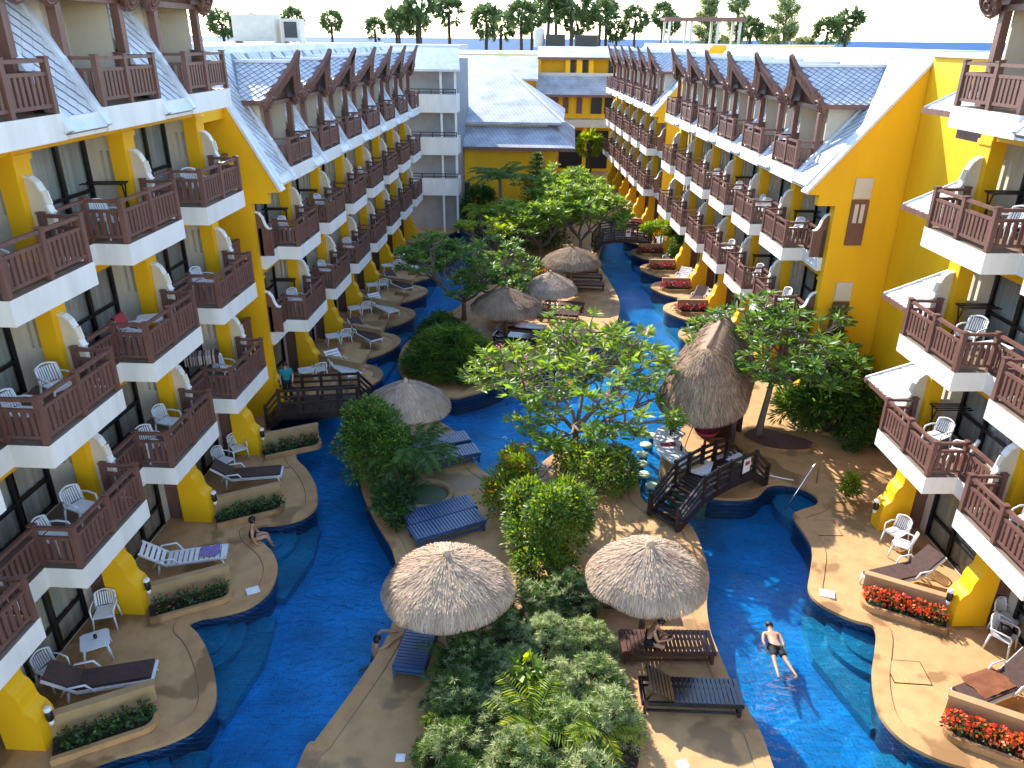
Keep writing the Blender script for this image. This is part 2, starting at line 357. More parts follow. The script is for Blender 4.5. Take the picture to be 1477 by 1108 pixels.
ISL2 = [(-4.9, 31.4), (-4.2, 30.2), (-2.6, 29.15), (-1.9, 29.4), (-.82, 30.2), (.26, 31.6), (2, 33.2), (3.2, 34.2), (4.27, 35.5), (5.08, 37.5), (5.65, 39.25), (6.1, 42.26), (5.95, 46.5), (5.7, 50.2), (6.2, 53.8), (6.8, 57.3), (7.1, 64), (-2.6, 64), (-2.6, 50), (-2.5, 45), (-2.84, 41.5), (-4, 39), (-5.0, 36), (-5.29, 34.7), (-5.25, 33)]
for nm, pts in (('front_island_deck', ISL1), ('rear_island_deck', ISL2)):
    e = smooth_poly(pts, 6, True); area = sum(e[i][0]*e[(i+1) % len(e)][1]-e[(i+1) % len(e)][0]*e[i][1] for i in range(len(e)))
    o = ob(nm, MB().prism(e, -1.55, 0, 0, 1).mesh(nm, [M_band, M_deck]), kind='structure')
    coping(e, 1 if area > 0 else -1, o, True)
ob('courtyard_paving', MB().box(-60, 60, 65.6, 140, -1.8, -.02).mesh('courtyard_paving', M_deck), kind='structure')
ob('near_pool_deck', MB().box(-22, 24, -4, 4.05, -1.8, -.012).mesh('near_pool_deck', M_deck), kind='structure')
# underwater ledges and steps in the notches between the promontories
def shelf(poly, steps):
    mb = MB(); mb.prism(poly, -.84, -.60)
    for (cx, cy, r, z) in steps:
        mb.prism([(cx+r*math.cos(2*math.pi*k/28), cy+r*math.sin(2*math.pi*k/28)) for k in range(28)], -.84, z)
    ob('pool_steps', mb.mesh('pool_steps', M_steptile), kind='structure')
for y in (11.0, 15.3, 19.5):
    x = -8.35+.055*(y-11)
    shelf([(x-.6, y-1.6), (x+1.55, y-2.4), (x+1.9, y-.5), (x+1.75, y+1.1), (x-.6, y+.7)], [(x, y, 1.25, -.43), (x, y, .85, -.35)])
for y in (11.0, 15.4):
    x = 9.6-.02*(y-11)
    shelf([(x+.8, y-1.6), (x-1.2, y-2.6), (x-1.75, y-.4), (x-1.5, y+1.2), (x+.8, y+.7)], [(x, y, 1.25, -.43), (x, y, .85, -.35)])
shelf([(10.4, 20.6), (9.9, 22.8), (9.2, 22.9), (8.9, 22.2), (9.15, 20.5)], [(10.0, 21.7, 1.15, -.43), (10.1, 21.8, .75, -.34)])
for i in range(6):
    ty = 32.8+4.15*i; shelf([(10.2, ty+1.0), (8.7, ty+.2), (8.3, ty+2.6), (10.2, ty+2.6)], [(10.0, ty+1.75, 1.0, -.42)])
for i in range(5):
    ty = 31.5+4.15*i; tx = -5.85+.23*i; shelf([(tx-1.7, ty+1.0), (tx-.1, ty+.2), (tx+.2, ty+2.9), (tx-1.7, ty+2.6)], [(tx-1.5, ty+1.75, 1.0, -.42)])
# lids set in the decks
def lid(x, y, rz, s, m, label):
    mb = MB(); mb.box(-s, s, -s*.8, s*.8, .002, .05); mb.box(-s*.25, s*.25, -.02, .02, .05, .065)
    ob('skimmer_lid', mb.mesh('skimmer_lid', m), None, (x, y, 0), rz, label, 'lid')
lid(-7.01, 16.68, .5, .17, M_plastic, 'white square skimmer lid on the shaded promontory beside the purple towel lounger')
lid(8.66, 16.75, -.3, .19, M_plastic, 'white square skimmer lid on the sunlit deck tip beside the orange flower bed')
lid(-2.27, 11.41, 0, .1, M_plastic, 'small white lid in the island deck left of the feathery garden bed')
lid(3.62, 11.3, .2, .12, M_plastic, 'small pale lid on the lit patch of island deck below the black lounger')
def hatch(x, y, rz, a, b, label):
    mb = MB(); mb.box(-a, a, -b, b, .001, .012, 1)
    g = .02
    for (x0, x1, y0, y1) in ((-a-g, a+g, -b-g, -b), (-a-g, a+g, b, b+g), (-a-g, -a, -b, b), (a, a+g, -b, b)): mb.box(x0, x1, y0, y1, .001, .009, 0)
    ob('drain_hatch', mb.mesh('drain_hatch', [M_frame, M_deck]), None, (x, y, 0), rz, label, 'hatch')
hatch(-8.3, 23.7, -.05, .5, .42, 'outlined drain hatch in the shaded deck beside the dark timber bridge')
hatch(9.55, 13.95, -.08, .42, .36, 'outlined drain hatch in the sunlit deck between two orange flower beds')
hatch(9.75, 19.9, 0, .4, .4, 'outlined drain hatch in the sunlit deck below the curved pool steps')
# ---------------------------------------------------------------- hotel wings
UW, SH, SL = 4.2, 2.97, .5
ZE, ZR, ZT = 2.78, 4.02, 4.5          # dormer eave, dormer ridge, roof top above a dormer slab
def quad(mb, a, b, c, d, m=0): mb.add([a, b, c, d], [(0, 1, 2, 3)], m)
def tiles(mb, o, eu, ew, U, W, a, nrm, m=0, keep=None, lift=.03):
    o = Vector(o); eu = Vector(eu); ew = Vector(ew); nrm = Vector(nrm)
    r = 0
    while r*a/2 <= W + 1e-6:
        c = 0
        while c*a + (r % 2)*a/2 <= U + 1e-6:
            u = c*a + (r % 2)*a/2; w = r*a/2
            if keep is None or keep(u, w):
                h = a/2*.93; j = rnd.uniform(-.004, .004)
                p = [(max(u-h, 0), w, .016), (u, min(w+h, W), lift+j), (min(u+h, U), w, .016), (u, max(w-h, 0), .004)]
                mb.add([o+eu*x+ew*y+nrm*z for x, y, z in p], [(0, 1, 2, 3)], m)
            c += 1
        r += 1
def poly_board(mb, poly, E, ds, dt, n, th, m=0):
    E = Vector(E); mb.extrude([E+ds*s+dt*t-n*th/2 for s, t in poly], n*th, m)
BARGE = [(.42, -.30), (.30, -.42), (.12, -.47), (-.08, -.41), (-.2, -.24), (-.22, -.02), (-.12, .16), (.02, .22), (.10, .36), (.20, .23), (.30, .35), (.40, .21), (.52, .30), (.60, .15), (1.2, .19), (2.0, .19), (2.3, .24), (2.58, .36), (2.76, .36), (2.72, .05), (2.60, -.34), (2.48, -.42), (2.42, -.34), (2.2, -.33), (1.5, -.36), (.8, -.36)]

_bl = math.sqrt(.55**2+1.75**2+(4.02-2.78)**2)/2.46
BARGE = [(s*_bl if s > .6 else s, t) for s, t in BARGE]
def m_slab(sx):
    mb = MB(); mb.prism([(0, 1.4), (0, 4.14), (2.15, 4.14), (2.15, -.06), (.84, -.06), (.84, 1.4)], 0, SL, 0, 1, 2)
    mb.prism([(.16, 1.56), (.16, 4.0), (2.0, 4.0), (2.0, .1), (1.0, .1), (1.0, 1.56)], SL, SL+.012, 1)
    mb.box(1.15, 1.45, .02, 3.9, -.3, -.002, 3)
    return mb.mesh('balcony', [M_white, M_floor, M_soffit, M_yellow], sx)
def m_dslab(sx):
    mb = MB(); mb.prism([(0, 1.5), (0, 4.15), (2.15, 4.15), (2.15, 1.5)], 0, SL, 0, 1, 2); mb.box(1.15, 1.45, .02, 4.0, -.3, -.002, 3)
    return mb.mesh('dormer_balcony', [M_white, M_floor, M_soffit, M_yellow], sx)
PB = .07
def rail_layout(dormer):
    if dormer: return [((PB, 1.6), (PB, 4.06), 1), ((PB, 1.6), (.95, 1.6), 1), ((PB, 4.06), (.9, 4.06), 1)]
    return [((PB, 1.48), (PB, 4.06), 1), ((PB, 1.48), (.91, 1.48), 1), ((.91, 1.48), (.91, .02), 1), ((PB, 4.06), (.86, 4.06), 1)]
def balusters(dormer, gap=.165):
    out = []
    for (a, b, _) in rail_layout(dormer):
        L = math.dist(a, b); n = max(2, round(L/gap)); along = abs(b[1]-a[1]) > abs(b[0]-a[0])
        for i in range(1, n):
            t = i/n; out.append((a[0]+(b[0]-a[0])*t, a[1]+(b[1]-a[1])*t, along))
    return out
def m_rail(sx, dormer, joined):
    mb = MB(); z = SL+.012
    posts = set()
    for (a, b, _) in rail_layout(dormer):
        A = Vector((*a, 0)); B = Vector((*b, 0)); Z = Vector((0, 0, 1)); e = (B-A).normalized()*.062
        A, B = A+e, B-e
        for h, w, t in ((.95, .085, .07), (.72, .06, .07), (.14, .06, .07)): mb.bar(A+Z*(z+h), B+Z*(z+h), w, t)
        posts.add(tuple(round(c, 2) for c in a)); posts.add(tuple(round(c, 2) for c in b))
    posts.add((PB, 2.75))
    for (x, y) in sorted(posts):
        mb.box(x-.06, x+.06, y-.06, y+.06, z-.004, z+1.0); mb.box(x-.075, x+.075, y-.075, y+.075, z+1.0, z+1.03)
    if joined:
        for x, y, al in balusters(dormer):
            w, t = (.018, .045) if al else (.045, .018); mb.box(x-w, x+w, y-t, y+t, z+.17, z+.69)
    return mb.mesh('railing', M_brown, sx)
def m_baluster(al):
    w, t = (.018, .045) if al else (.045, .018); mb = MB(); mb.box(-w, w, -t, t, .17, .69)
    return mb.mesh('baluster', M_brown)
def m_party(sx):
    mb = MB(); z0, z1 = SL+.01, SH-.002; v0, v1 = 4.12, 4.28
    s0, s1 = 1.45, 2.2
    mb.box(1.5, 2.0, v0, v1, z0, s0); mb.box(1.5, 2.0, v0, v1, s1, z1)
    for a, b in ((1.5, 1.62), (1.70, 1.80), (1.88, 2.0)): mb.box(a, b, v0, v1, s0, s1)
    return mb.mesh('party_wall', M_cream, sx)
def m_pillar(sx):
    mb = MB(); mb.box(1.1, 1.5, 3.94, 4.46, SL-.01, SH-.003); mb.box(1.06, 1.5, 3.90, 4.50, SH-.42, SH-.30)
    return mb.mesh('pillar', M_yellow, sx)
def m_fin(sx):
    z = SL+.01
    prof = [(1.11, z), (.66, z), (.66, z+.98), (.71, z+1.02), (.75, z+1.15), (.80, z+1.42), (.88, z+1.6), (1.0, z+1.7), (1.11, z+1.72)]
    mb = MB(); mb.extrude([(d, 4.13, q) for d, q in prof], (0, .14, 0))
    cap = prof[2:]
    for i in range(len(cap)-1):
        (a, b), (c, e) = cap[i], cap[i+1]
        mb.bar((a-.01, 4.2, b+.012), (c-.01, 4.2, e+.012), .19, .035, 1)
    return mb.mesh('balcony_fin', [M_cream, M_white], sx)
W0, W1, WZ0, WZ1 = 1.35, 3.75, SL+.03, 2.62
def m_facade(sx):
    mb = MB(); d0, d1 = 2.0, 2.14; z0, z1 = SL+.01, SH-.003
    mb.box(d0, d1, 0, W0, z0, z1); mb.box(d0, d1, W1, 4.12, z0, z1); mb.box(d0, d1, W0, W1, WZ1, z1)
    mb.box(d0-.03, d0, W0-.1, W1+.1, z0, z0+.03)
    return mb.mesh('facade_wall', M_cream, sx)
def m_window(sx):
    mb = MB(); a, b = 1.97, 2.06; zm = WZ0+.72
    for v in (W0, (W0+W1)/2-.045, W1-.09): mb.box(a, b, v, v+.09, WZ0, WZ1)
    for q in (WZ0, zm, WZ1-.08): mb.box(a+.01, b-.01, W0+.09, W1-.09, q, q+.08)
    return mb.mesh('window', M_frame, sx)
def m_pane(sx, upper):
    mb = MB(); zm = WZ0+.72; z0, z1 = (zm+.08, WZ1-.08) if upper else (WZ0+.08, zm); v0, v1 = W0+.09, (W0+W1)/2-.045
    mb.add([(2.015, v0, z0), (2.015, v0, z1), (2.015, v1, z1), (2.015, v1, z0)], [(0, 1, 2, 3)]); return mb.mesh('pane', M_glass, sx)
def m_curtain(sx):
    mb = MB(); n = 64; pts = []
    for i in range(n+1):
        v = W0+.05+(W1-W0-.1)*i/n; d = 2.10+.03*math.sin(i*1.55)+.012*math.sin(i*.7)
        pts.append((d, v))
    o = 0
    mb.v = [(d, v, WZ0+.03) for d, v in pts]+[(d, v, WZ1-.02) for d, v in pts]
    for i in range(n):
        if 36 < i < 39: continue
        mb.f.append((i, i+1, n+2+i, n+1+i)); mb.m.append(0); mb.s.append(True)
    return mb.mesh('curtain', M_curtain, sx)
FOOT = [(1.5, 0), (.62, 0), (.60, .6), (.62, .8), (.70, .95), (.82, 1.05), (.86, 1.15), (.88, 1.34), (.94, 1.5), (1.05, 1.62), (1.07, 1.75), (1.1, SH-.003), (1.5, SH-.003)]
def m_foot(sx):
    mb = MB(); mb.extrude([(d, 3.94, z) for d, z in FOOT], (0, .52, 0)); return mb.mesh('pillar_foot', M_yellow, sx)
def m_endpanel(sx):
    z = SL+.01; prof = [(1.11, z), (.5, z), (.5, z+.98), (.62, z+1.0), (.70, z+1.12), (.78, z+1.4), (.90, z+1.55), (1.11, z+1.6)]
    mb = MB(); mb.extrude([(d, -.04, q) for d, q in prof], (0, .1, 0)); cap = prof[2:]
    for i in range(len(cap)-1): mb.bar((cap[i][0], .01, cap[i][1]+.015), (cap[i+1][0], .01, cap[i+1][1]+.015), .16, .04, 1)
    return mb.mesh('end_panel', [M_brown, M_white], sx)
def m_gparty(sx):
    mb = MB(); mb.box(1.5, 2.0, 4.1, 4.3, 0, SH-.003); return mb.mesh('ground_party_wall', M_brown, sx)
def m_lamp(sx):
    mb = MB(); c = (.53, 4.2, 0)
    mb.bar((.62, 4.2, .78), (.53, 4.2, .78), .03, .03); mb.lathe([(.05, .62), (.075, .66), (.075, .86), (.06, .88)], 10, c, 0); mb.lathe([(.055, .88), (.085, .90), (.085, .95), (.05, .99)], 10, c, 1); mb.lathe([(.03, .5), (.055, .54), (.055, .62)], 10, c, 1)
    return mb.mesh('wall_lamp', [M_blackm, M_plastic], sx)
D0, Z0 = -.03, .12
def slope_axes(run):
    L = math.hypot(run-D0, ZT-Z0); e = Vector(((run-D0)/L, 0, (ZT-Z0)/L)); n = Vector((-(ZT-Z0)/L, 0, (run-D0)/L)); return L, e, n
def m_roof(sx, run, first=True):
    L, e, n = slope_axes(run); mb = MB(); o = Vector((D0, 0, Z0))
    def sheet_(v0, v1, s0, s1):
        p = [o+Vector((0, v, 0))+e*s for (v, s) in ((v0, s0), (v1, s0), (v1, s1), (v0, s1))]
        mb.add([*p, *[q-n*.12 for q in p]], [(0, 3, 2, 1), (4, 5, 6, 7), (0, 1, 5, 4), (1, 2, 6, 5), (2, 3, 7, 6), (3, 0, 4, 7)], 0)
    sm = L*(ZE-.05-Z0)/(ZT-Z0)
    sheet_(-.05, 1.5, 0, L); sheet_(1.5, 4.15, sm, L)
    for v in (.0, 1.41):                                     # rolled flashings beside each strip
        a = o+Vector((0, v, 0))+n*.05; mb.bar(a, a+e*(sm+.3), .2, .11, 1, n)
    mb.bar(o+Vector((0, .1, 0))+e*.1+n*.035, o+Vector((0, 1.32, 0))+e*.1+n*.035, .24, .05, 1, n)
    mb.box(.05, .3, -.045, 1.495, .0, .42, 2); mb.box(.3, 2.1, -.045, 1.495, .003, .12, 2)
    return mb.mesh('roof_slope', [M_under, M_flash, M_white], sx)
def m_rooftiles(sx, run):
    L, e, n = slope_axes(run); mb = MB(); o = Vector((D0, 0, Z0))+n*.004; sm = L*(ZE-.05-Z0)/(ZT-Z0)
    A = .34
    tiles(mb, o+Vector((0, .1, 0))+e*L, (0, 1, 0), -e, 1.21, L, A, n)
    tiles(mb, o+Vector((0, 1.41, 0))+e*L, (0, 1, 0), -e, 2.65, L-sm, A, n, keep=lambda u, w: abs(u+1.41-VC) > (w)*1.1-.2)
    return mb.mesh('roof_tile', M_tile, sx)
VC = 2.82; HWD = 1.75
def gable_pts(): return Vector((.5, VC-HWD, ZE)), Vector((.5, VC+HWD, ZE)), Vector((-.05, VC, ZR))
def m_dormroof(sx, run):
    E, F, P = gable_pts(); dB = run+.25; mb = MB()
    for S, sg in ((E, 1), (F, -1)):
        a, b, c, d = P, Vector((dB, VC, ZR)), Vector((dB, S.y, ZE)), S
        nr = (b-a).cross(d-a).normalized()
        if nr.z < 0: nr = -nr
        q = [a, b, c, d]; mb.add([*q, *[k-nr*.1 for k in q]], [(0, 1, 2, 3), (7, 6, 5, 4), (0, 4, 5, 1), (1, 5, 6, 2), (2, 6, 7, 3), (3, 7, 4, 0)], 0)
        mb.bar(d+Vector((0, 0, -.05)), c+Vector((0, 0, -.05)), .06, .16, 2)
    mb.bar((-.02, VC, ZR+.03), (dB, VC, ZR+.03), .22, .1, 1)
    return mb.mesh('dormer_roof', [M_under, M_flash, M_brown], sx)
def m_dormtiles(sx, run):
    E, F, P = gable_pts(); dB = run+.25; mb = MB()
    for S in (E, F):
        ew = Vector((0, S.y-VC, ZE-ZR)); W = ew.length; ew.normalize(); nr = Vector((1, 0, 0)).cross(ew)
        if nr.z < 0: nr = -nr
        o = Vector((-.05, VC, ZR))+nr*.006
        tiles(mb, o, (1, 0, 0), ew, dB+.05, W, .30, nr, keep=lambda u, w: u > .18+.55*w/W)
    return mb.mesh('dormer_tile', M_tile, sx)
def m_barge(sx, far):
    E, F, P = gable_pts(); S = F if far else E; ds = (P-S).normalized(); n = ds.cross(Vector((0, 1, 0))).normalized()
    if n.x > 0: n = -n
    dt = n.cross(ds).normalized()
    if dt.z < 0: dt = -dt
    mb = MB(); poly_board(mb, BARGE, S+Vector((-.02, 0, 0)), ds, dt, n, .13)
    ring = [S+ds*(.1+.24*math.cos(a))+dt*(-.14+.24*math.sin(a))+n*.085 for a in np.linspace(0, 5.4, 20)]
    mb.tube(ring, [.045-.0012*i for i in range(20)], 6)
    ring = [S+ds*(.1+.11*math.cos(a))+dt*(-.14+.11*math.sin(a))+n*.085 for a in np.linspace(0, 6, 12)]
    mb.tube(ring, .04, 6)
    for k in range(4): mb.bar(S+ds*(.8+.33*k)+dt*-.05+n*.075, S+ds*(.98+.33*k)+dt*.02+n*.075, .12, .04, 0, n)
    return mb.mesh('bargeboard', M_brown, sx)
def m_gable(sx):
    mb = MB(); mb.extrude([(.85, VC-1.45, ZE-.1), (.85, VC+1.45, ZE-.1), (.42, VC+.12, ZR-.22), (.42, VC-.12, ZR-.22)], (.05, 0, 0))
    mb.box(.68, .80, VC-1.5, VC+1.5, ZE-.2, ZE-.06)
    return mb.mesh('gable_board', M_brown, sx)
def m_post(sx):
    mb = MB(); mb.box(.62, .82, -.1, .1, SL, ZE-.2); mb.box(.58, .86, -.14, .14, SL, SL+.2); return mb.mesh('post', M_brown, sx)
def m_cheek(sx, run):
    mb = MB(); t = lambda z: (z-Z0)/(ZT-Z0)*(run-D0)+D0
    for v0, v1 in ((1.5, 1.59), (4.06, 4.145)):
        mb.extrude([(max(.95, t(SL)), v0, SL+.005), (2.1, v0, SL+.005), (2.1, v0, ZE-.08), (.95, v0, ZE-.08)], (0, v1-v0, 0))
    mb.box(.85, 2.1, 1.59, 4.06, ZE-.13, ZE-.09, 1); mb.box(2.0, 2.14, 1.59, 4.06, SL+.005, ZE-.13)
    return mb.mesh('dormer_wall', [M_cream, M_soffit], sx)

def wing(name, label, origin, ang, side, nun, nreg, run, near=None, depth=12, ends=(False, False), firstwall=True):
    root = empty(name, (origin[0], origin[1], 0), ang, label, 'hotel wing'); sx = side
    G = lambda k, f, *a: cached((k, sx)+a, lambda: f(sx, *a))
    P = lambda n, me, v, z, par=root: ob(n, me, par, (0, v, z) if par is root else (0, 0, 0))
    zd = SH*(nreg+1)
    mb = MB(); mb.box(2.3, depth, -.02, nun*UW+.02, -.3, zd+1.5); mb.box(max(2.3, run+.05), depth, -.02, nun*UW+.02, zd+1.5, zd+ZT-.35); P('core', mb.mesh('core', M_cream, sx), 0, 0)
    mb = MB(); mb.box(run-.06, depth, -.05, nun*UW+.05, zd+ZT-.3, zd+ZT+.02); mb.box(run-.12, run+.12, -.06, nun*UW+.06, zd+ZT-.22, zd+ZT+.06, 1)
    P('flat_roof', mb.mesh('flat_roof', [M_roofflat, M_flash], sx), 0, 0)
    for j in range(-1 if firstwall else 0, nun):
        v = j*UW
        P('pillar_foot', G('foot', m_foot), v, 0); P('ground_party_wall', G('gp', m_gparty), v, 0)
        if near: P('wall_lamp', G('lamp', m_lamp), v, 0)
        for k in range(1, nreg+1):
            z = k*SH; P('pillar', G('pil', m_pillar), v, z); P('party_wall', G('par', m_party), v, z)
            if j >= 0 or not firstwall: P('balcony_fin', G('fin', m_fin), v, z)
    if ends[0]:
        for k in range(1, nreg+1): P('end_panel', G('ep', m_endpanel), 0, k*SH)
    for j in range(nun):
        v = j*UW
        for k in range(0, nreg+1):
            z = k*SH - (SL if k == 0 else 0)
            P('facade_wall', G('fac', m_facade), v, z) if k else P('facade_wall', G('fac', m_facade), v, z+.01)
            w = P('window', G('win', m_window), v, z)
            for up_ in (0, 1):
                for s_ in (0, 1):
                    o = P('pane', G('pane', m_pane, up_), 0, 0, w); o.location = (0, s_*((W1-W0)/2-.045), 0)
            P('curtain', G('cur', m_curtain), 0, 0, w)
        for k in range(1, nreg+2):
            dm = k == nreg+1; z = k*SH
            b = P('dormer_balcony' if dm else 'balcony', G('dsl', m_dslab) if dm else G('sl', m_slab), v, z)
            single = bool(near and (j, k) in near)
            ob('railing', G('rail', m_rail, dm, not single), b)
            if single:
                for x, y, al in balusters(dm): ob('baluster', cached(('bal', al), lambda: m_baluster(al)), b, (x*sx, y, SL+.012))
        P('roof_slope', G('roof', m_roof, run), v, zd); o = P('roof_tile', G('rt', m_rooftiles, run), v, zd); o['kind'] = 'stuff'
        P('dormer_roof', G('dr', m_dormroof, run), v, zd); o = P('dormer_tile', G('dt', m_dormtiles, run), v, zd); o['kind'] = 'stuff'
        for fr in (0, 1): P('bargeboard', G('bg', m_barge, fr), v, zd)
        P('gable_board', G('gb', m_gable), v, zd); P('dormer_wall', G('dw', m_cheek, run), v, zd)
        for pv in (VC-1.24, VC+1.24): P('post', G('post', m_post), v+pv, zd)
    def endwall(v, th):
        mb = MB(); prof = [(1.0, -.2), (1.0, zd-.5), (.35, zd-.5), (.35, zd-.12), (-.1, zd-.1), (run, zd+ZT+.05), (depth, zd+ZT+.05), (depth, -.2)]
        mb.extrude([(d, v, z) for d, z in prof], (0, th, 0))
        P('gable_wall', mb.mesh('gable_wall', M_yellow, sx), 0, 0)
        mb = MB(); mb.bar((-.16, v+th/2, zd-.06), (run-.04, v+th/2, zd+ZT+.1), abs(th)+.16, .09); mb.box(run-.04, depth, v-.08 if th > 0 else v+th-.08, v+th+.08 if th > 0 else v+.08, zd+ZT+.052, zd+ZT+.13)
        P('gable_capping', mb.mesh('gable_capping', M_flash, sx), 0, 0)
    if ends[0]: endwall(-.06, -.3)
    if ends[1]: endwall(nun*UW+.06, .3)
    return root
LA, RA = -math.atan(.055), math.atan(.024)
nearL = {(j, k) for j in (3, 4) for k in (1, 2, 3, 4)}
nearR = {(3, 1), (3, 2), (3, 3), (3, 4), (2, 1), (2, 2)}
LN = wing('hotel_wing', 'tall shaded cream and yellow hotel wing with a brown-railed balcony stack above white loungers', (-9.59, 3.35), LA, -1, 5, 3, 2.4, nearL)
LF = wing('hotel_wing', 'lower shaded hotel wing with seven carved brown gables ending at shade-grey corridor block', (-8.26, 27.5), LA, -1, 7, 2, 2.4, None, ends=(True, False))
RN = wing('hotel_wing', 'tall sunlit yellow hotel wing whose balconies stand over the orange flower beds', (11.12, 3.2), RA, 1, 4, 3, 3.7, nearR)
RF = wing('hotel_wing', 'lower sunlit hotel wing with six carved gables next to big orange end wall', (10.52, 28.0), RA, 1, 6, 2, 3.7, None, ends=(True, False))
RG = wing('hotel_wing', 'farthest sunlit hotel wing with six carved gables beyond the small yellow wedge wall', (9.82, 57.4), RA, 1, 6, 2, 3.7, None, ends=(True, False))
# ---------------------------------------------------------------- stair links between the wings
def stair_link(label, origin, ang, sx, v0, v1, d0, ztop, awn):
    root = empty('stair_tower', (origin[0], origin[1], 0), ang, label, 'stair tower')
    mb = MB(); mb.box(d0, 12, v0, v1, -.2, ztop); ob('tower_wall', mb.mesh('tower_wall', M_yellow, sx), root)
    mb = MB(); mb.box(d0-.1, 12.05, v0+.02, v1-.02, ztop, ztop+.14); ob('tower_parapet', mb.mesh('tower_parapet', M_roofflat, sx), root)
    return root
# shaded side: landings with brown panels and yellow bands
lk = stair_link('yellow stair tower with brown panels in the gap between the two shaded wings', (-8.37, 25.6), LA, -1, -1.2, 1.55, 2.3, 12.9, None)
for k in range(0, 4):
    z = k*SH
    mb = MB(); mb.box(1.5, 2.3, -1.15, 1.5, z+2.35, z+3.05); ob('landing_band', mb.mesh('landing_band', M_yellow, -1), lk)
    if k < 3:
        mb = MB(); mb.box(1.56, 1.64, -1.15, 1.5, z+3.05, z+4.1); mb.box(1.53, 1.67, -1.15, 1.5, z+4.1, z+4.18); ob('landing_panel', mb.mesh('landing_panel', M_brown, -1), lk)
    mb = MB(); mb.box(2.24, 2.29, -1.0, 1.4, z+.2, z+2.3); ob('landing_door', mb.mesh('landing_door', M_brown, -1), lk)
# sunlit side: tall yellow wall, windows and little shingled awnings over the landings
rl = stair_link('bright yellow stair tower with small grey awnings between the two sunlit wings', (10.78, 20.0), RA, 1, .3, 7.6, 3.3, 13.35, None)
for k in range(0, 5):
    z = [.75, 3.6, 6.5, 9.3, 12.05][k]
    if k: 
        e0, e1, t0, t1 = Vector((1.05, .75, z)), Vector((1.05, 3.3, z)), Vector((2.5, 1.0, z+1.0)), Vector((2.5, 2.5, z+1.0))
        b1 = Vector((3.25, 3.3, z)); bt = Vector((3.28, 2.5, z+1.0)); bt0 = Vector((3.28, .8, z+1.0))
        mb = MB()
        q = [e0, e1, t1, Vector((2.5, .75, z+1.0))]; mb.add([*q, *[p-Vector((0, 0, .1)) for p in q]], [(0, 1, 2, 3), (7, 6, 5, 4), (0, 4, 5, 1), (1, 5, 6, 2), (2, 6, 7, 3), (3, 7, 4, 0)], 0)
        q = [e1, b1, bt, t1]; mb.add([*q, *[p-Vector((0, 0, .1)) for p in q]], [(0, 1, 2, 3), (7, 6, 5, 4), (0, 4, 5, 1), (1, 5, 6, 2), (2, 6, 7, 3), (3, 7, 4, 0)], 0)
        mb.box(2.5, 3.28, .75, 2.5, z+.9, z+1.0, 0)
        mb.bar(e1+Vector((0, 0, .03)), t1+Vector((0, 0, .03)), .1, .06, 1); mb.bar(t1+Vector((0, 0, .03)), Vector((2.5, .75, z+1.03)), .12, .06, 1)
        mb.bar(e0+Vector((-.03, 0, -.04)), e1+Vector((-.03, 0, -.04)), .05, .14, 2); mb.bar(e1+Vector((0, .03, -.04)), b1+Vector((0, .03, -.04)), .05, .14, 2)
        ob('awning', mb.mesh('awning', [M_tile, M_flash, M_brown], 1), rl)
        mb = MB()
        ex = (t1-e1).normalized(); ed = Vector((2.5-1.05, 0, 1.0)); Wd = ed.length; ed.normalize()
        tiles(mb, Vector((2.5, .78, z+1.0)), (0, 1, 0), -ed, 2.45, Wd, .26, Vector((-ed.z, 0, ed.x)), keep=lambda u, w: u < 1.7+.8*w/Wd)
        o = ob('awning_tile', mb.mesh('awning_tile', M_tile), rl); o['kind'] = 'stuff'
    mb = MB()
    zb = k*SH
    if k < 4:
        mb.box(1.75, 1.83, .62, 2.6, zb+SH-.55, zb+SH-.1, 0); 
        for h in (.15, .8, 1.0): mb.box(1.76, 1.82, .62, 2.6, zb+SH+h, zb+SH+h+.06, 0)
        for i in range(11): mb.box(1.77, 1.81, .7+i*.18, .78+i*.18, zb+SH+.15, zb+SH+.82, 0)
        ob('landing_railing', mb.mesh('landing_railing', M_brown), rl)
        mb = MB(); mb.box(1.85, 3.3, .5, 2.7, zb+SH-.35, zb+SH-.02); ob('landing_floor', mb.mesh('landing_floor', M_cream), rl)
# windows in the orange end wall of the sunlit wing
for (d, z, h) in ((1.55, 7.0, 2.4), (1.55, 3.2, 2.4), (1.55, 10.6, .0)):
    if h == 0: continue
    mb = MB(); mb.box(d, d+.62, -.43, -.372, z, z+h*.68, 0); mb.box(d, d+.62, -.43, -.372, z+h*.68+.05, z+h, 1)
    for i in (0, 1): mb.box(d+.12+i*.22, d+.26+i*.22, -.445, -.432, z+h*.34, z+h*.62, 1)
    ob('stair_screen', mb.mesh('stair_screen', [M_brown, M_cream]), RF)

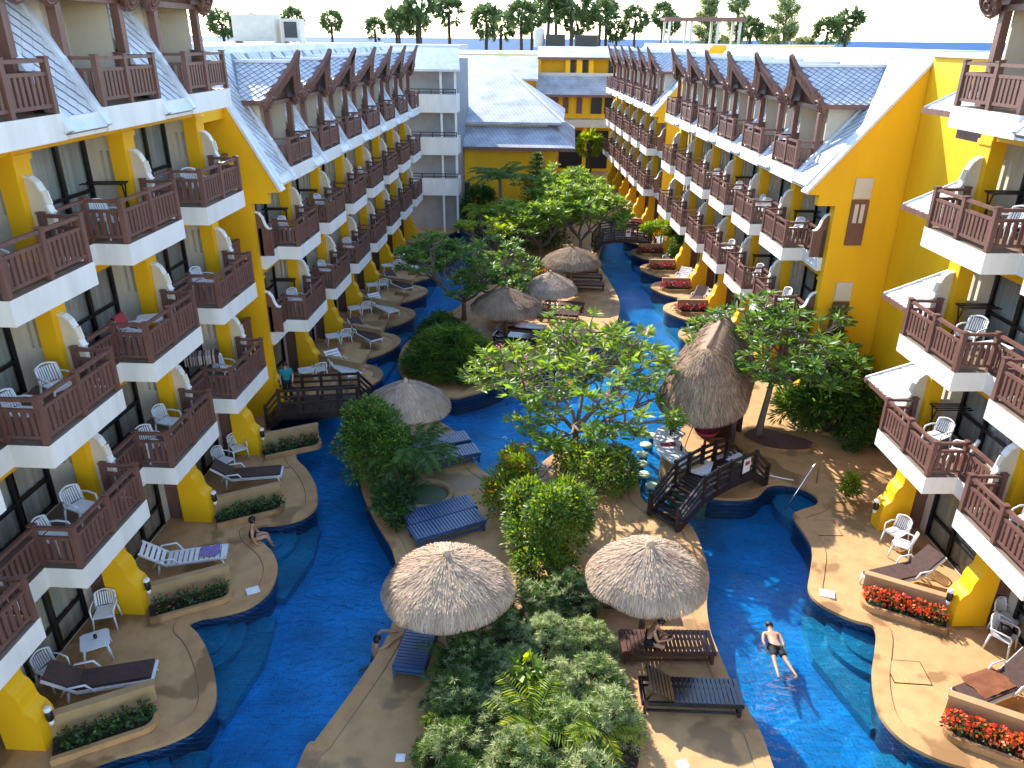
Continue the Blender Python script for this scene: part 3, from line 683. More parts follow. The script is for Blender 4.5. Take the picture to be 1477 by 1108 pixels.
# ---------------------------------------------------------------- corridor block closing the shaded wing, recess shade painted as grey
cb = empty('corridor_block', (-5.75, 59.0, 0), R_(-3), 'shade-grey corridor block with white parapets and dark rails at the end of shaded wing', 'building')
mb = MB(); mb.box(-8, 1.45, 1.6, 9, -.2, 12.3); ob('block_wall', mb.mesh('block_wall', mat('shade_grey_render', (.30, .31, .33), (.25, .26, .28), .8, 1.5)), cb)  # wall greyed: the shade of the deep recesses is put into its colour
for k in (1, 2, 3):
    z = k*SH
    mb = MB(); mb.box(-3.0, 1.6, -.15, 1.6, z-.1, z+.15, 0); mb.box(-3.0, 1.6, -.15, .02, z+.15, z+1.15, 0); mb.box(1.42, 1.6, .02, 1.6, z+.15, z+1.15, 0)
    ob('parapet', mb.mesh('parapet', M_white), cb)
    mb = MB()
    for h in (1.3, 1.5): mb.bar((-3.0, -.06, z+h), (1.55, -.06, z+h), .05, .05)
    for i in range(6): mb.bar((-2.9+i*.88, -.06, z+1.15), (-2.9+i*.88, -.06, z+1.5), .06, .06)
    ob('corridor_rail', mb.mesh('corridor_rail', M_blackm), cb)
mb = MB(); mb.box(.35, .5, .05, .2, 0, 12); mb.box(1.4, 1.56, .03, .2, 0, 12); ob('column', mb.mesh('column', M_white), cb)
mb = MB(); mb.add([(-3.2, -.5, 11.75), (1.9, -.5, 11.75), (1.55, 1.8, 13.3), (-3.2, 1.8, 13.3), (-3.2, -.5, 11.6), (1.9, -.5, 11.6), (1.55, 1.8, 13.1), (-3.2, 1.8, 13.1)], [(0, 1, 2, 3), (7, 6, 5, 4), (0, 4, 5, 1), (1, 5, 6, 2), (2, 6, 7, 3), (3, 7, 4, 0)]); mb.box(-8, 1.5, 1.75, 9, 13.0, 13.3, 1)
ob('block_roof', mb.mesh('block_roof', [M_tile, M_roofflat]), cb)

# ---------------------------------------------------------------- hall with two-tier roof and the yellow building behind
def hip(mb, x0, x1, y0, y1, z0, rx0, rx1, ry0, ry1, z1, m=0, th=.18):
    a = [(x0, y0, z0), (x1, y0, z0), (x1, y1, z0), (x0, y1, z0), (rx0, ry0, z1), (rx1, ry0, z1), (rx1, ry1, z1), (rx0, ry1, z1)]
    mb.add(a+[(x, y, z-th) for x, y, z in a[:4]], [(0, 1, 5, 4), (1, 2, 6, 5), (2, 3, 7, 6), (3, 0, 4, 7), (4, 5, 6, 7), (8, 9, 1, 0), (9, 10, 2, 1), (10, 11, 3, 2), (11, 8, 0, 3), (11, 10, 9, 8)], m)
M_shing = tile_mat('white_grey_shingle', (.44, .46, .49), (.38, .40, .44), (.20, .22, .25), .32)
M_shing.node_tree.nodes['Principled BSDF'].inputs['Roughness'].default_value = .5
hl = empty('garden_hall', (0, 64, 0), R_(-4), 'yellow hall with two-tier hipped grey roof behind the palms and trees', 'building')
mb = MB(); mb.box(-9, 3.4, 0, 14, -.2, 5.6); ob('hall_wall', mb.mesh('hall_wall', M_yellow), hl)
mb = MB(); mb.box(-5.0, -3.6, -.06, 0, 0, 3.0); mb.box(-4.9, -3.7, -.09, -.06, .1, 2.9, 1); ob('hall_door', mb.mesh('hall_door', [M_brown, M_dark]), hl)
mb = MB(); mb.box(-8, 2.6, 1.8, 13, 5.6, 7.6); ob('upper_wall', mb.mesh('upper_wall', M_cream), hl)
mb = MB(); hip(mb, -10, 4.9, -1.0, 15.5, 5.9, -8.5, 2.6, 2.2, 13, 7.4); mb.box(-10, 4.95, -1.05, -.98, 5.65, 5.92, 1); ob('lower_roof', mb.mesh('lower_roof', [M_shing, M_brown]), hl)
mb = MB(); hip(mb, -9, 3.9, 1.2, 15, 7.6, -7.6, -.9, 9.5, 10.5, 10.9); mb.bar((3.9, 1.2, 7.65), (-.9, 9.5, 10.95), .22, .1, 1); ob('upper_roof', mb.mesh('upper_roof', [M_shing, M_flash]), hl)

bb = empty('rear_building', (0, 88, 0), R_(-2), 'yellow rear building with open loggias and long grey roof closing the courtyard', 'building')
mb = MB(); mb.box(-12, 11.5, 2.5, 14, -.2, 12.2); ob('rear_wall', mb.mesh('rear_wall', M_yellow), bb)
mb = MB(); hip(mb, -13, 2.5, -3.4, 15, 10.0, -13, 2.5, 3.5, 9, 12.5); ob('side_roof', mb.mesh('side_roof', M_shing), bb)
mb = MB(); hip(mb, 2.4, 13, .6, 15, 12.0, 2.4, 13, 5, 10, 13.0); mb.box(2.4, 13, .5, .62, 11.75, 12.0, 1); ob('main_roof', mb.mesh('main_roof', [M_shing, M_brown]), bb)
mb = MB(); mb.box(2.5, 11.5, 1.0, 2.5, 9.4, 10.2, 0); mb.box(2.5, 11.5, 1.0, 1.15, 10.2, 10.45, 0); ob('loggia_floor', mb.mesh('loggia_floor', M_cream), bb)
mb = MB(); hip(mb, 2.3, 11.6, -.6, 2.5, 8.35, 2.3, 11.6, .95, 2.4, 10.15); mb.box(2.3, 11.6, -.65, -.58, 8.1, 8.35, 1); ob('loggia_roof', mb.mesh('loggia_roof', [M_shing, M_brown]), bb)
for (x0, x1) in ((5.4, 5.9), (6.6, 7.2), (7.9, 8.4), (10.9, 11.5), (2.5, 2.8)):
    mb = MB(); mb.box(x0, x1, 1.1, 2.5, 10.2, 12.0); ob('loggia_pier', mb.mesh('loggia_pier', M_yellow), bb)
for (x0, x1, z0, z1, m) in ((6.0, 6.5, 10.3, 11.8, M_dark), (7.3, 7.8, 10.3, 11.8, M_dark), (10.1, 10.8, 10.3, 11.8, M_dark), (3.0, 4.8, 6.0, 8.0, M_brown), (5.3, 5.9, 6.2, 8.0, M_brown), (6.8, 7.4, 6.2, 8.0, M_brown), (8.4, 9.6, 6.2, 8.1, M_frame), (9.9, 10.8, 6.2, 8.1, M_frame), (4.2, 10.5, .3, 4.4, M_frame)):  # last panel, at the ground: shade of an opening put in as black
    mb = MB(); mb.box(x0, x1, 2.38, 2.49, z0, z1); ob('window', mb.mesh('window', m), bb)
mb = MB(); mb.box(4.0, 11.5, .6, 2.5, 4.9, 5.7); ob('planter_ledge', mb.mesh('planter_ledge', M_cream), bb)
for x in (4.1, 7.6, 11.1): mb = MB(); mb.box(x, x+.4, .8, 1.2, 0, 4.9); ob('column', mb.mesh('column', M_yellow), bb)
# rooftop plant
def acunit(x, y, z, w, d, h, label, m, fan):
    r = empty('air_conditioner', (x, y, z), 0, label, 'air conditioner')
    mb = MB(); mb.box(-w/2, w/2, -d/2, d/2, .12, h); mb.box(-w/2, -w/2+.08, -d/2, d/2, 0, .12); mb.box(w/2-.08, w/2, -d/2, d/2, 0, .12); ob('casing', mb.mesh('casing', m), r)
    mb = MB(); mb.box(-w/2+.15, w/2-.15, -d/2-.02, -d/2, .3, h-.15); ob('grille', mb.mesh('grille', fan), r)
M_beige = mat('beige_metal', (.55, .52, .45), (.50, .47, .40), .5, 3); M_dgr = mat('dark_grille', (.03, .035, .035), (.06, .065, .06), .6, 20)
acunit(-14.2, 46.5, 13.42, 2.3, 1.4, 1.45, 'big beige rooftop cooling box with open side on the shaded wing', M_beige, M_beige)
acunit(-12.3, 46.8, 13.42, 1.0, 1.2, 1.25, 'slim beige rooftop cooling box beside the big one', M_beige, M_dgr)
acunit(4.6, 96, 12.85, 2.2, 1.2, 1.4, 'dark rooftop cooling unit beside a pale water tank on the rear roof', M_dgr, M_frame)
acunit(8.1, 96, 12.85, 2.6, 1.2, 1.35, 'dark wide rooftop cooling unit standing alone on the rear roof', M_dgr, M_frame)
mb = MB(); mb.lathe([(.55, 0), (.6, .1), (.6, 1.7), (.5, 1.95), (.15, 2.05)], 14); ob('water_tank', mb.mesh('water_tank', M_beige), None, (2.8, 96.2, 12.85), 0, 'pale round water tank on the rear roof beside cooling unit', 'tank')
pg = empty('roof_pergola', (17.2, 78, 13.2), 0, 'flat-roofed brown pergola standing on the roof of the farthest sunlit wing', 'pergola')
mb = MB(); mb.box(-3.6, 3.6, -1.5, 1.5, 2.2, 2.4); mb.box(-3.7, 3.7, -1.6, -1.5, 2.1, 2.45); ob('pergola_roof', mb.mesh('pergola_roof', M_brown), pg)
for x in (-3.2, -1.2, 1.2, 3.2):
    for y in (-1.3, 1.3): mb = MB(); mb.box(x-.1, x+.1, y-.1, y+.1, 0, 2.2); ob('post', mb.mesh('post', M_beige), pg)
mb = MB(); mb.lathe([(.1, 0), (.09, 9), (.07, 11.5)], 8); mb.bar((-.9, 0, 11.3), (.9, 0, 11.3), .08, .08); mb.box(-1.2, -.7, -.15, .15, 11.2, 11.38); mb.box(.7, 1.2, -.15, .15, 11.2, 11.38)
ob('street_lamp', mb.mesh('street_lamp', M_dgr), None, (-47, 125, 5), 0, 'tall twin-arm street lamp beside a palm beyond the shaded wing', 'street lamp')
# ---------------------------------------------------------------- furniture prototypes (moved into place by place())
def proto(name, cat): return empty(name, (0, 0, -50), 0, 'x', cat)
def mk_chair():
    r = proto('plastic_chair', 'chair')
    mb = MB(); mb.prism([(-.24, -.22), (.24, -.22), (.21, .22), (-.21, .22)], .41, .44); mb.box(-.24, .24, -.24, -.22, .37, .44); ob('seat', mb.mesh('seat', M_plastic), r)
    mb = MB(); n = 9; P = []
    def bp(u, z): return Vector((u*(.25-.03*(z-.44)), .22+.10*(z-.44)/.42+.05*(1-u*u)-.04, z))
    for i in range(n):
        u0 = -1+2*i/n+.05; u1 = -1+2*(i+1)/n-.05; a, b, c, d = bp(u0, .46), bp(u1, .46), bp(u1, .80), bp(u0, .80)
        t = Vector((0, .018, 0)); mb.add([a, b, c, d, a+t, b+t, c+t, d+t], [(0, 1, 2, 3), (7, 6, 5, 4), (0, 4, 5, 1), (2, 6, 7, 3), (1, 5, 6, 2), (3, 7, 4, 0)])
    top = [bp(-1+2*i/10, .80+.06*(1-(-1+2*i/10)**2)) for i in range(11)]; mb.tube(top, .022, 6)
    mb.tube([bp(-1, .42), bp(-1, .8)], .02, 6); mb.tube([bp(1, .42), bp(1, .8)], .02, 6); ob('backrest', mb.mesh('backrest', M_plastic), r)
    for sx in (-1, 1):
        mb = MB(); mb.tube([(sx*.26, .25, .62), (sx*.29, .05, .64), (sx*.28, -.2, .63), (sx*.26, -.25, .58), (sx*.26, -.25, .40)], .022, 6); ob('armrest', mb.mesh('armrest', M_plastic), r)
        for y in (-.24, .22):
            mb = MB(); mb.tube([(sx*.24, y*.95, .43), (sx*.27, y*1.18, 0)], [.028, .02], 6); ob('leg', mb.mesh('leg', M_plastic), r)
    return r
def mk_table():
    r = proto('plastic_table', 'table'); mb = MB(); mb.prism([(x*.32+(.06 if 0 else 0), y*.32) for x, y in ((-1, -.8), (-.8, -1), (.8, -1), (1, -.8), (1, .8), (.8, 1), (-.8, 1), (-1, .8))], .46, .49); mb.box(-.27, .27, -.27, .27, .42, .46); ob('tabletop', mb.mesh('tabletop', M_plastic), r)
    for x in (-1, 1):
        for y in (-1, 1): mb = MB(); mb.tube([(x*.24, y*.24, .44), (x*.31, y*.31, 0)], [.035, .025], 6); ob('leg', mb.mesh('leg', M_plastic), r)
    return r
def mk_lounger(cushion):
    r = proto('sun_lounger', 'sun lounger'); H = .34; L0, L1 = -.35, 1.25; ba = R_(38); bl = .78
    B = lambda s: Vector((0, L0-s*math.cos(ba), H+s*math.sin(ba)))
    mb = MB()
    for sx in (-1, 1): mb.bar((sx*.31, L0, H-.02), (sx*.31, L1, H-.02), .05, .06); mb.bar(Vector((sx*.31, 0, 0))+B(0), Vector((sx*.31, 0, 0))+B(bl), .05, .05)
    mb.bar((-.33, L1, H-.02), (.33, L1, H-.02), .05, .06); ob('frame', mb.mesh('frame', M_plastic), r)
    sl = cached('lslat', lambda: MB().box(-.285, .285, -.05, .05, -.012, .012).mesh('slat', M_plastic))
    for i in range(11): ob('slat', sl, r, (0, L0+.1+i*.142, H+.01))
    for i in range(5): p = B(.1+i*.15); ob('slat', sl, r, p, rot=(-ba, 0, 0))
    for sx in (-1, 1):
        mb = MB(); mb.tube([(sx*.36, L0-.3, H-.02), (sx*.38, L0-.15, H+.2), (sx*.38, L0+.25, H+.22), (sx*.36, L0+.4, H-.02)], .025, 6); ob('armrest', mb.mesh('armrest', M_plastic), r)
        for y in (L0-.15, L1-.12): mb = MB(); mb.tube([(sx*.30, y, H), (sx*.34, y+(.08 if y > 0 else -.05), 0)], [.035, .025], 6); ob('leg', mb.mesh('leg', M_plastic), r)
    if cushion:
        mb = MB(); mb.box(-.29, .29, L0+.02, L1-.03, H+.025, H+.095)
        for k in range(3): mb.box(-.285, .285, L0+.36+k*.38, L0+.375+k*.38, H+.09, H+.1)
        n = Vector((0, math.sin(ba), math.cos(ba))); a = B(.0)+n*.06; b = B(bl-.01)+n*.06; mb.bar(a, b, .58, .07, 0, n); ob('cushion', mb.mesh('cushion', M_cush), r)
    return r
def mk_woodlounger(m, back=True):
    r = proto('wooden_lounger', 'sun lounger'); H = .36; L0, L1, Wd = -.3, 1.2, .36; ba = R_(32) if back else 0; bl = .72
    mb = MB()
    for sx in (-1, 1): mb.bar((sx*Wd, L0-bl, H-.05), (sx*Wd, L1, H-.05), .05, .10)
    mb.bar((-Wd-.025, L1, H-.05), (Wd+.025, L1, H-.05), .05, .10); mb.bar((-Wd-.025, L0-bl, H-.05), (Wd+.025, L0-bl, H-.05), .05, .10)
    mb.bar((-Wd, L1-.1, .1), (Wd, L1-.1, .1), .04, .05); mb.bar((-Wd, L0-bl+.1, .1), (Wd, L0-bl+.1, .1), .04, .05)
    for sx in (-1, 1): mb.bar((sx*Wd, L0-bl+.1, .11), (sx*Wd, L1-.1, .11), .04, .05)
    ob('frame', mb.mesh('frame', m), r)
    for sx in (-1, 1):
        for y in (L0-bl+.06, L1-.06): mb = MB(); mb.box(sx*Wd-.035, sx*Wd+.035, y-.035, y+.035, 0, H-.003); ob('leg', mb.mesh('leg', m), r)
    sl = cached(('wslat', m.name), lambda: MB().box(-Wd-.02, Wd+.02, -.038, .038, -.012, .012).mesh('slat', m))
    for i in range(15): ob('slat', sl, r, (0, L0+.05+i*.1, H+.015))
    for i in range(7):
        s = .06+i*.1; ob('slat', sl, r, (0, L0-s*math.cos(ba), H+.02+s*math.sin(ba)), rot=(-ba, 0, 0))
    if back:
        mb = MB()
        for sx in (-1, 1): mb.bar((sx*.28, L0, H), (sx*.28, L0-bl*math.cos(ba), H+bl*math.sin(ba)-.01), .04, .03); mb.bar((sx*.28, L0-.45, H+.25), (sx*.28, L0-.62, H-.03), .03, .03)
        ob('back_brace', mb.mesh('back_brace', m), r)
    return r
def mk_rack():
    r = proto('drying_rack', 'drying rack'); mb = MB()
    for x in (-.5, .5):
        mb.bar((x, -.18, 0), (x, .12, .95), .03, .03); mb.bar((x, .18, 0), (x, -.12, .95), .03, .03); mb.bar((x, -.22, .95), (x, .22, .95), .035, .03)
    ob('frame', mb.mesh('frame', M_dark), r)
    for y in (-.2, -.07, .07, .2): mb = MB(); mb.bar((-.55, y, .97), (.55, y, .97), .03, .03); ob('bar', mb.mesh('bar', M_dark), r)
    return r
CH, TB, LW, LC, RK = mk_chair(), mk_table(), mk_lounger(False), mk_lounger(True), mk_rack()
M_wood_r = mat('reddish_timber', (.095, .036, .026), (.06, .024, .018), .45, 8, 4, .15, 30)
M_wood_n = mat('varnished_dark_timber', (.020, .020, .026), (.012, .012, .016), .22, 8, 4, .1, 30, spec=.6, coat=.5)
M_wood_b = mat('blue_timber', (.035, .085, .19), (.028, .065, .15), .35, 8, 4, .1, 30, spec=.5)  # blue base colour for the slatted island loungers
WD, WR = mk_woodlounger(M_wood_n), mk_woodlounger(M_wood_r, False)
WBL = mk_woodlounger(M_wood_b, False)
WB = mk_woodlounger(M_wood_r, True)

def wpos(wing_root, sx, d, v, z):          # wing coordinates to world
    a = wing_root.rotation_euler[2]; x, y = sx*d, v
    return (wing_root.location[0]+x*math.cos(a)-y*math.sin(a), wing_root.location[1]+x*math.sin(a)+y*math.cos(a), z)
ORD = ['first', 'second', 'third', 'fourth', 'fifth', 'sixth', 'seventh', 'eighth']
FLO = {0: 'ground terrace', 1: 'first-floor balcony', 2: 'second-floor balcony', 3: 'third-floor balcony', 4: 'dormer balcony'}
fz = lambda k: k*SH+SL+.014
WN = {'LN': (LN, -1, 'tall shaded wing', 'stair tower', lambda j: 4-j), 'LF': (LF, -1, 'lower shaded wing', 'stair tower', lambda j: j), 'RN': (RN, 1, 'tall sunlit wing', 'stair tower', lambda j: 3-j), 'RF': (RF, 1, 'lower sunlit wing', 'orange end wall', lambda j: j)}
def put(pr, what, wk, j, k, d, v, rz, extra='', grp=None):
    root, sx, wname, ref, idx = WN[wk]; dormer = (k == (4 if wk in ('LN', 'RN') else 3))
    fl = 'dormer balcony' if dormer else FLO[k]
    lab = f"{what} on {fl}, {ORD[idx(j)]} bay from the {ref}, {wname}" + extra
    return place(pr, wpos(root, sx, d, j*UW+v, fz(k) if k else .02), rz, lab, grp or f"{pr.name.split('.')[0].replace('_', ' ')}s of the {wname}")
# balcony chairs: (wing, bay, floor, [(depth, along, heading)])
for wk, j, k, lst in (('LN', 4, 3, [(.75, 2.5, .9)]), ('LN', 3, 3, [(.75, 2.0, 1.2)]), ('LN', 2, 3, [(.8, 2.2, 1.0)]), ('LN', 4, 2, [(1.0, 2.6, 1.3)]), ('LN', 2, 2, [(.9, 3.3, 1.1), (.85, 2.0, 1.5)]),
                      ('LN', 3, 1, [(.95, 3.2, 1.3), (.8, 1.9, 1.0)]), ('LN', 2, 1, [(.95, 3.1, 1.2), (.85, 1.9, 1.5)]), ('LN', 4, 1, [(.9, 2.8, 1.2)]), ('LN', 1, 1, [(.9, 3.2, 1.2)]),
                      ('RN', 3, 3, [(1.0, 2.3, -1.2)]), ('RN', 3, 2, [(1.15, 2.9, -1.0)]), ('RN', 3, 1, [(1.0, 2.9, -1.1), (1.1, 1.9, -2.2)]), ('RN', 2, 1, [(.9, 3.0, -1.1), (1.0, 2.1, -2.0)]), ('RN', 2, 2, [(.9, 3.2, -1.1)]),
                      ('LF', 0, 1, [(.8, 2.6, .9)]), ('LF', 1, 1, [(.8, 2.8, 1.1)]), ('LF', 0, 2, [(.8, 2.6, 1.2)]), ('LF', 1, 2, [(.8, 3.2, 1.2)]), ('LF', 2, 1, [(.8, 3.0, .8)]), ('LF', 3, 2, [(.8, 3.0, 1.4)]),
                      ('RF', 0, 2, [(.9, 2.8, -1.2)]), ('RF', 0, 1, [(.9, 2.9, -1.2)]), ('RF', 1, 2, [(.9, 2.6, -1.0), (.9, 3.5, -1.4)]), ('RF', 2, 1, [(.9, 2.9, -1.2)]), ('RF', 1, 1, [(.9, 2.4, -1.2)]), ('RF', 3, 2, [(.9, 2.9, -1.2)]), ('RF', 2, 2, [(.9, 2.9, -1.2)])):
    for (d, v, rz) in lst: put(CH, 'white plastic chair', wk, j, k, d, v, rz)
for wk, j, k, d, v in (('RN', 3, 2, 1.2, 1.95), ('RF', 1, 2, .9, 1.9), ('LN', 3, 2, .95, 3.3)): put(TB, 'white plastic table', wk, j, k, d, v, .3)
put(CH, 'towel-draped plastic chair', 'LN', 3, 2, .9, 2.3, 1.6)
mb = MB()                                                    # towel hanging over its back
n = 8; g = []
for i in range(n+1):
    x = -.27+.54*i/n; g.append([(x, .30+.012*math.sin(i*2), .36), (x, .36, .72), (x, .35, .90+.02*math.sin(i*3)), (x, .27, .92), (x, .22, .78+.015*math.sin(i*2.3)), (x, .17, .55)])
mb.v = [p for col in g for p in col]
for i in range(n):
    for q in range(5): mb.f.append((i*6+q, (i+1)*6+q, (i+1)*6+q+1, i*6+q+1)); mb.m.append(0); mb.s.append(True)
p = wpos(LN, -1, .9, 3*UW+2.3, fz(2)); ob('beach_towel', mb.mesh('beach_towel', M_red), None, p, 1.6, 'red towel hung over a white chair back on shaded balcony', 'towel')
for wk, j, k, d, v, rz in (('LN', 3, 3, 1.65, 3.6, .1), ('RN', 3, 3, 1.65, 3.55, 0), ('RN', 3, 2, 1.65, 3.55, 0), ('RN', 3, 1, 1.65, 3.55, 0), ('LF', 0, 2, 1.65, 3.55, 0), ('LF', 0, 1, 1.65, 3.55, 0), ('LF', 1, 2, 1.65, 3.55, 0), ('RF', 0, 2, 1.65, 3.55, 0), ('RF', 2, 2, 1.65, 3.55, 0), ('RF', 1, 1, 1.65, 3.55, 0)): put(RK, 'dark drying rack', wk, j, k, d, v, rz)
put(RK, 'towel-draped drying rack', 'LN', 4, 1, 1.5, 2.6, .35)
M_strp = mat('striped_towel', (.55, .50, .45), (.12, .03, .03), .9, 3, 1, coords='obj', stretch=(9, .1, .1), ramp=(.48, .52))
p = wpos(LN, -1, 1.5, 4*UW+2.6, fz(1)); mb = MB(); mb.box(-.5, .5, -.26, .26, .985, 1.0); mb.box(-.5, .5, -.275, -.26, .7, 1.0); mb.box(-.5, .5, .26, .275, .75, 1.0); ob('striped_towel', mb.mesh('striped_towel', M_strp), None, p, .35, 'striped towel spread over the drying rack on shaded balcony', 'towel')

# ground terraces, shaded side
def gl(pr, x, y, rz, label, grp=None, z=.02): return place(pr, (x, y, z), rz, label, grp)
gl(LC, -9.45, 13.15, R_(-76), 'brown-cushioned white lounger behind the planter beside white side table')
gl(CH, -10.55, 13.35, R_(70), 'white plastic chair behind the head of the brown-cushioned lounger')
gl(TB, -10.0, 14.25, .5, 'white plastic side table with a dark cup on the shaded terrace')
gl(CH, -10.3, 15.35, R_(15), 'white plastic armchair by yellow pillar beside the white side table')
mb = MB(); mb.lathe([(.03, 0), (.04, .01), (.042, .1), (.036, .1), (.03, .012)], 12); ob('cup', mb.mesh('cup', M_frame), None, (-10.0, 14.3, .512), 0, 'dark cup standing on the white side table', 'cup')
gl(LW, -9.35, 17.7, R_(-76), 'bare white slatted lounger with a purple towel on its foot end')
M_purp = mat('purple_towel', (.28, .20, .45), (.22, .15, .36), .9, 7, 3, .4, 40)
mb = MB(); n = 8; hgt = [[.02+.03*rnd.random() for _ in range(n+1)] for _ in range(n+1)]
mb.v = [(-.26+.52*i/n, -.25+.5*q/n+.04*math.sin(i), .37+hgt[i][q]) for i in range(n+1) for q in range(n+1)]
for i in range(n):
    for q in range(n): mb.f.append((i*(n+1)+q, (i+1)*(n+1)+q, (i+1)*(n+1)+q+1, i*(n+1)+q+1)); mb.m.append(0); mb.s.append(True)
ob('towel', mb.mesh('towel', M_purp), None, (-8.55, 17.92, .02), .3, 'crumpled purple towel lying on bare white lounger', 'towel')
gl(LC, -9.0, 22.2, R_(-80), 'brown-cushioned white lounger with pink cloth beside the third planter wall')
gl(CH, -9.95, 23.0, R_(65), 'white plastic chair behind lounger with the pink cloth')
gl(CH, -9.75, 23.9, R_(40), 'white plastic chair nearest to yellow pillar by the timber bridge')
# shaded lower wing terraces
for i in range(5):
    y0 = 30.2+4.2*i; x0 = -8.9+.235*i; o_ = ORD[i]
    gl(LW if i % 2 == 0 else LC, x0+1.35, y0+.95, R_(-140), f'{"white slatted" if i % 2 == 0 else "dark-cushioned white"} lounger on {o_} lobed terrace from the timber bridge', 'loungers of the lobed terraces', .2)
    gl(CH, x0+.55, y0+.35, R_(-150), f'white plastic armchair beside lounger on {o_} lobed terrace from the timber bridge', 'armchairs of the lobed terraces', .2)
    gl(TB, x0+.0, y0+.15, .4, f'white plastic table on {o_} lobed terrace from the timber bridge', 'tables of the lobed terraces', .2)
# sunlit side
gl(LC, 11.0, 17.3, R_(108), 'brown-cushioned white lounger behind orange flower bed under sunlit balcony')
gl(CH, 11.45, 18.5, R_(-125), 'white plastic chair on sunlit terrace with its back to the lounger')
gl(CH, 11.55, 19.1, R_(-60), 'white plastic chair on sunlit terrace facing the other chair')
gl(LC, 11.3, 13.25, R_(112), 'brown-cushioned lounger with rust towel behind the nearer orange flower bed')
mb = MB(); n = 8
mb.v = [(-.33+.66*i/n, -.5+1.0*q/n+.03*math.sin(i*1.3), .46+.035*rnd.random()) for i in range(n+1) for q in range(n+1)]
for i in range(n):
    for q in range(n): mb.f.append((i*(n+1)+q, (i+1)*(n+1)+q, (i+1)*(n+1)+q+1, i*(n+1)+q+1)); mb.m.append(0); mb.s.append(True)
ob('towel', mb.mesh('towel', mat('rust_towel', (.22, .075, .03), (.17, .055, .025), .9, 7, 3, .4, 40)), None, (10.95, 13.2, .0), R_(112), 'rust brown towel spread on the cushioned lounger', 'towel')
gl(CH, 12.2, 14.75, R_(40), 'white plastic chair with a black bag under sunlit balcony')
gl(CH, 12.65, 15.35, R_(30), 'white plastic chair behind the one with a black bag')
mb = MB(); mb.lathe([(.05, 0), (.15, .03), (.17, .14), (.12, .24), (.05, .27)], 10); ob('bag', mb.mesh('bag', M_cloth_bk), None, (12.2, 14.75, .462), 0, 'black bag lying on a white plastic chair', 'bag')
for i in range(7):
    y0 = 33.6+4.15*i; x0 = 11.0-.08*i; o_ = ORD[i]
    gl(LW if i % 2 else LC, x0-.35, y0-.1, R_(150), f'{"white slatted" if i % 2 else "brown-cushioned"} lounger on {o_} flowered terrace of the lower sunlit wing', 'loungers of the flowered terraces')
    gl(CH, x0+.45, y0+.5, R_(-140), f'white plastic chair on {o_} flowered terrace of the lower sunlit wing', 'chairs of the flowered terraces')

# wooden loungers on the islands: heading = direction of the foot end
def wl(pr, x, y, foot_deg, label, grp=None): return place(pr, (x, y, .028), R_(foot_deg-90), label, grp)
wl(WR, 3.75, 14.5, 0, 'reddish wooden lounger where the bare-backed person sits under thatched umbrella')
wl(WD, 4.0, 12.95, -2, 'black slatted lounger with raised back beside the feathery garden bed')
wl(WB, 3.0, 16.35, 0, 'reddish wooden lounger half hidden under thatched umbrella by the bush')
wl(WBL, -2.2, 14.75, 262, 'blue-black slatted lounger under thatched umbrella by the pool edge', None)
wl(WBL, -2.3, 20.1, 28, 'blue-black slatted lounger next to round stone basin, one of a pair', 'pair of loungers by the round basin')
wl(WBL, -2.0, 19.35, 28, 'blue-black slatted lounger next to round stone basin, one of a pair', 'pair of loungers by the round basin')
wl(WBL, -2.75, 24.6, 22, 'blue-black slatted lounger behind feather palm, one of a pair', 'pair of loungers behind the feather palm')
wl(WBL, -2.35, 23.65, 22, 'blue-black slatted lounger behind feather palm, one of a pair', 'pair of loungers behind the feather palm')
for i, (x, y) in enumerate(((4.3, 48.2), (4.35, 46.2), (4.3, 44.6))): wl(WR, x, y, -5, f'reddish wooden lounger in front of far thatched umbrella, {ORD[i]} from the arched bridge', 'loungers in front of the far umbrella')
for i, (x, y) in enumerate(((2.75, 40.7), (2.35, 39.2))): wl(WB, x, y, -12, f'reddish wooden lounger under middle thatched umbrella, {ORD[i]} from the far one', 'loungers under the middle umbrella')
for i, (x, y) in enumerate(((.5, 37.0), (.1, 35.6))): wl(WD, x, y, -15, f'dark slatted lounger beside the shaggy umbrella, {ORD[i]} from the middle one', 'loungers beside the shaggy umbrella')
wl(WR, 1.1, 15.1, 200, 'dark reddish lounger hidden in shade between the umbrella and the bush')
for p_ in (CH, TB, LW, LC, RK, WD, WR, WB, WBL):
    if 'used' in p_: del p_['used']
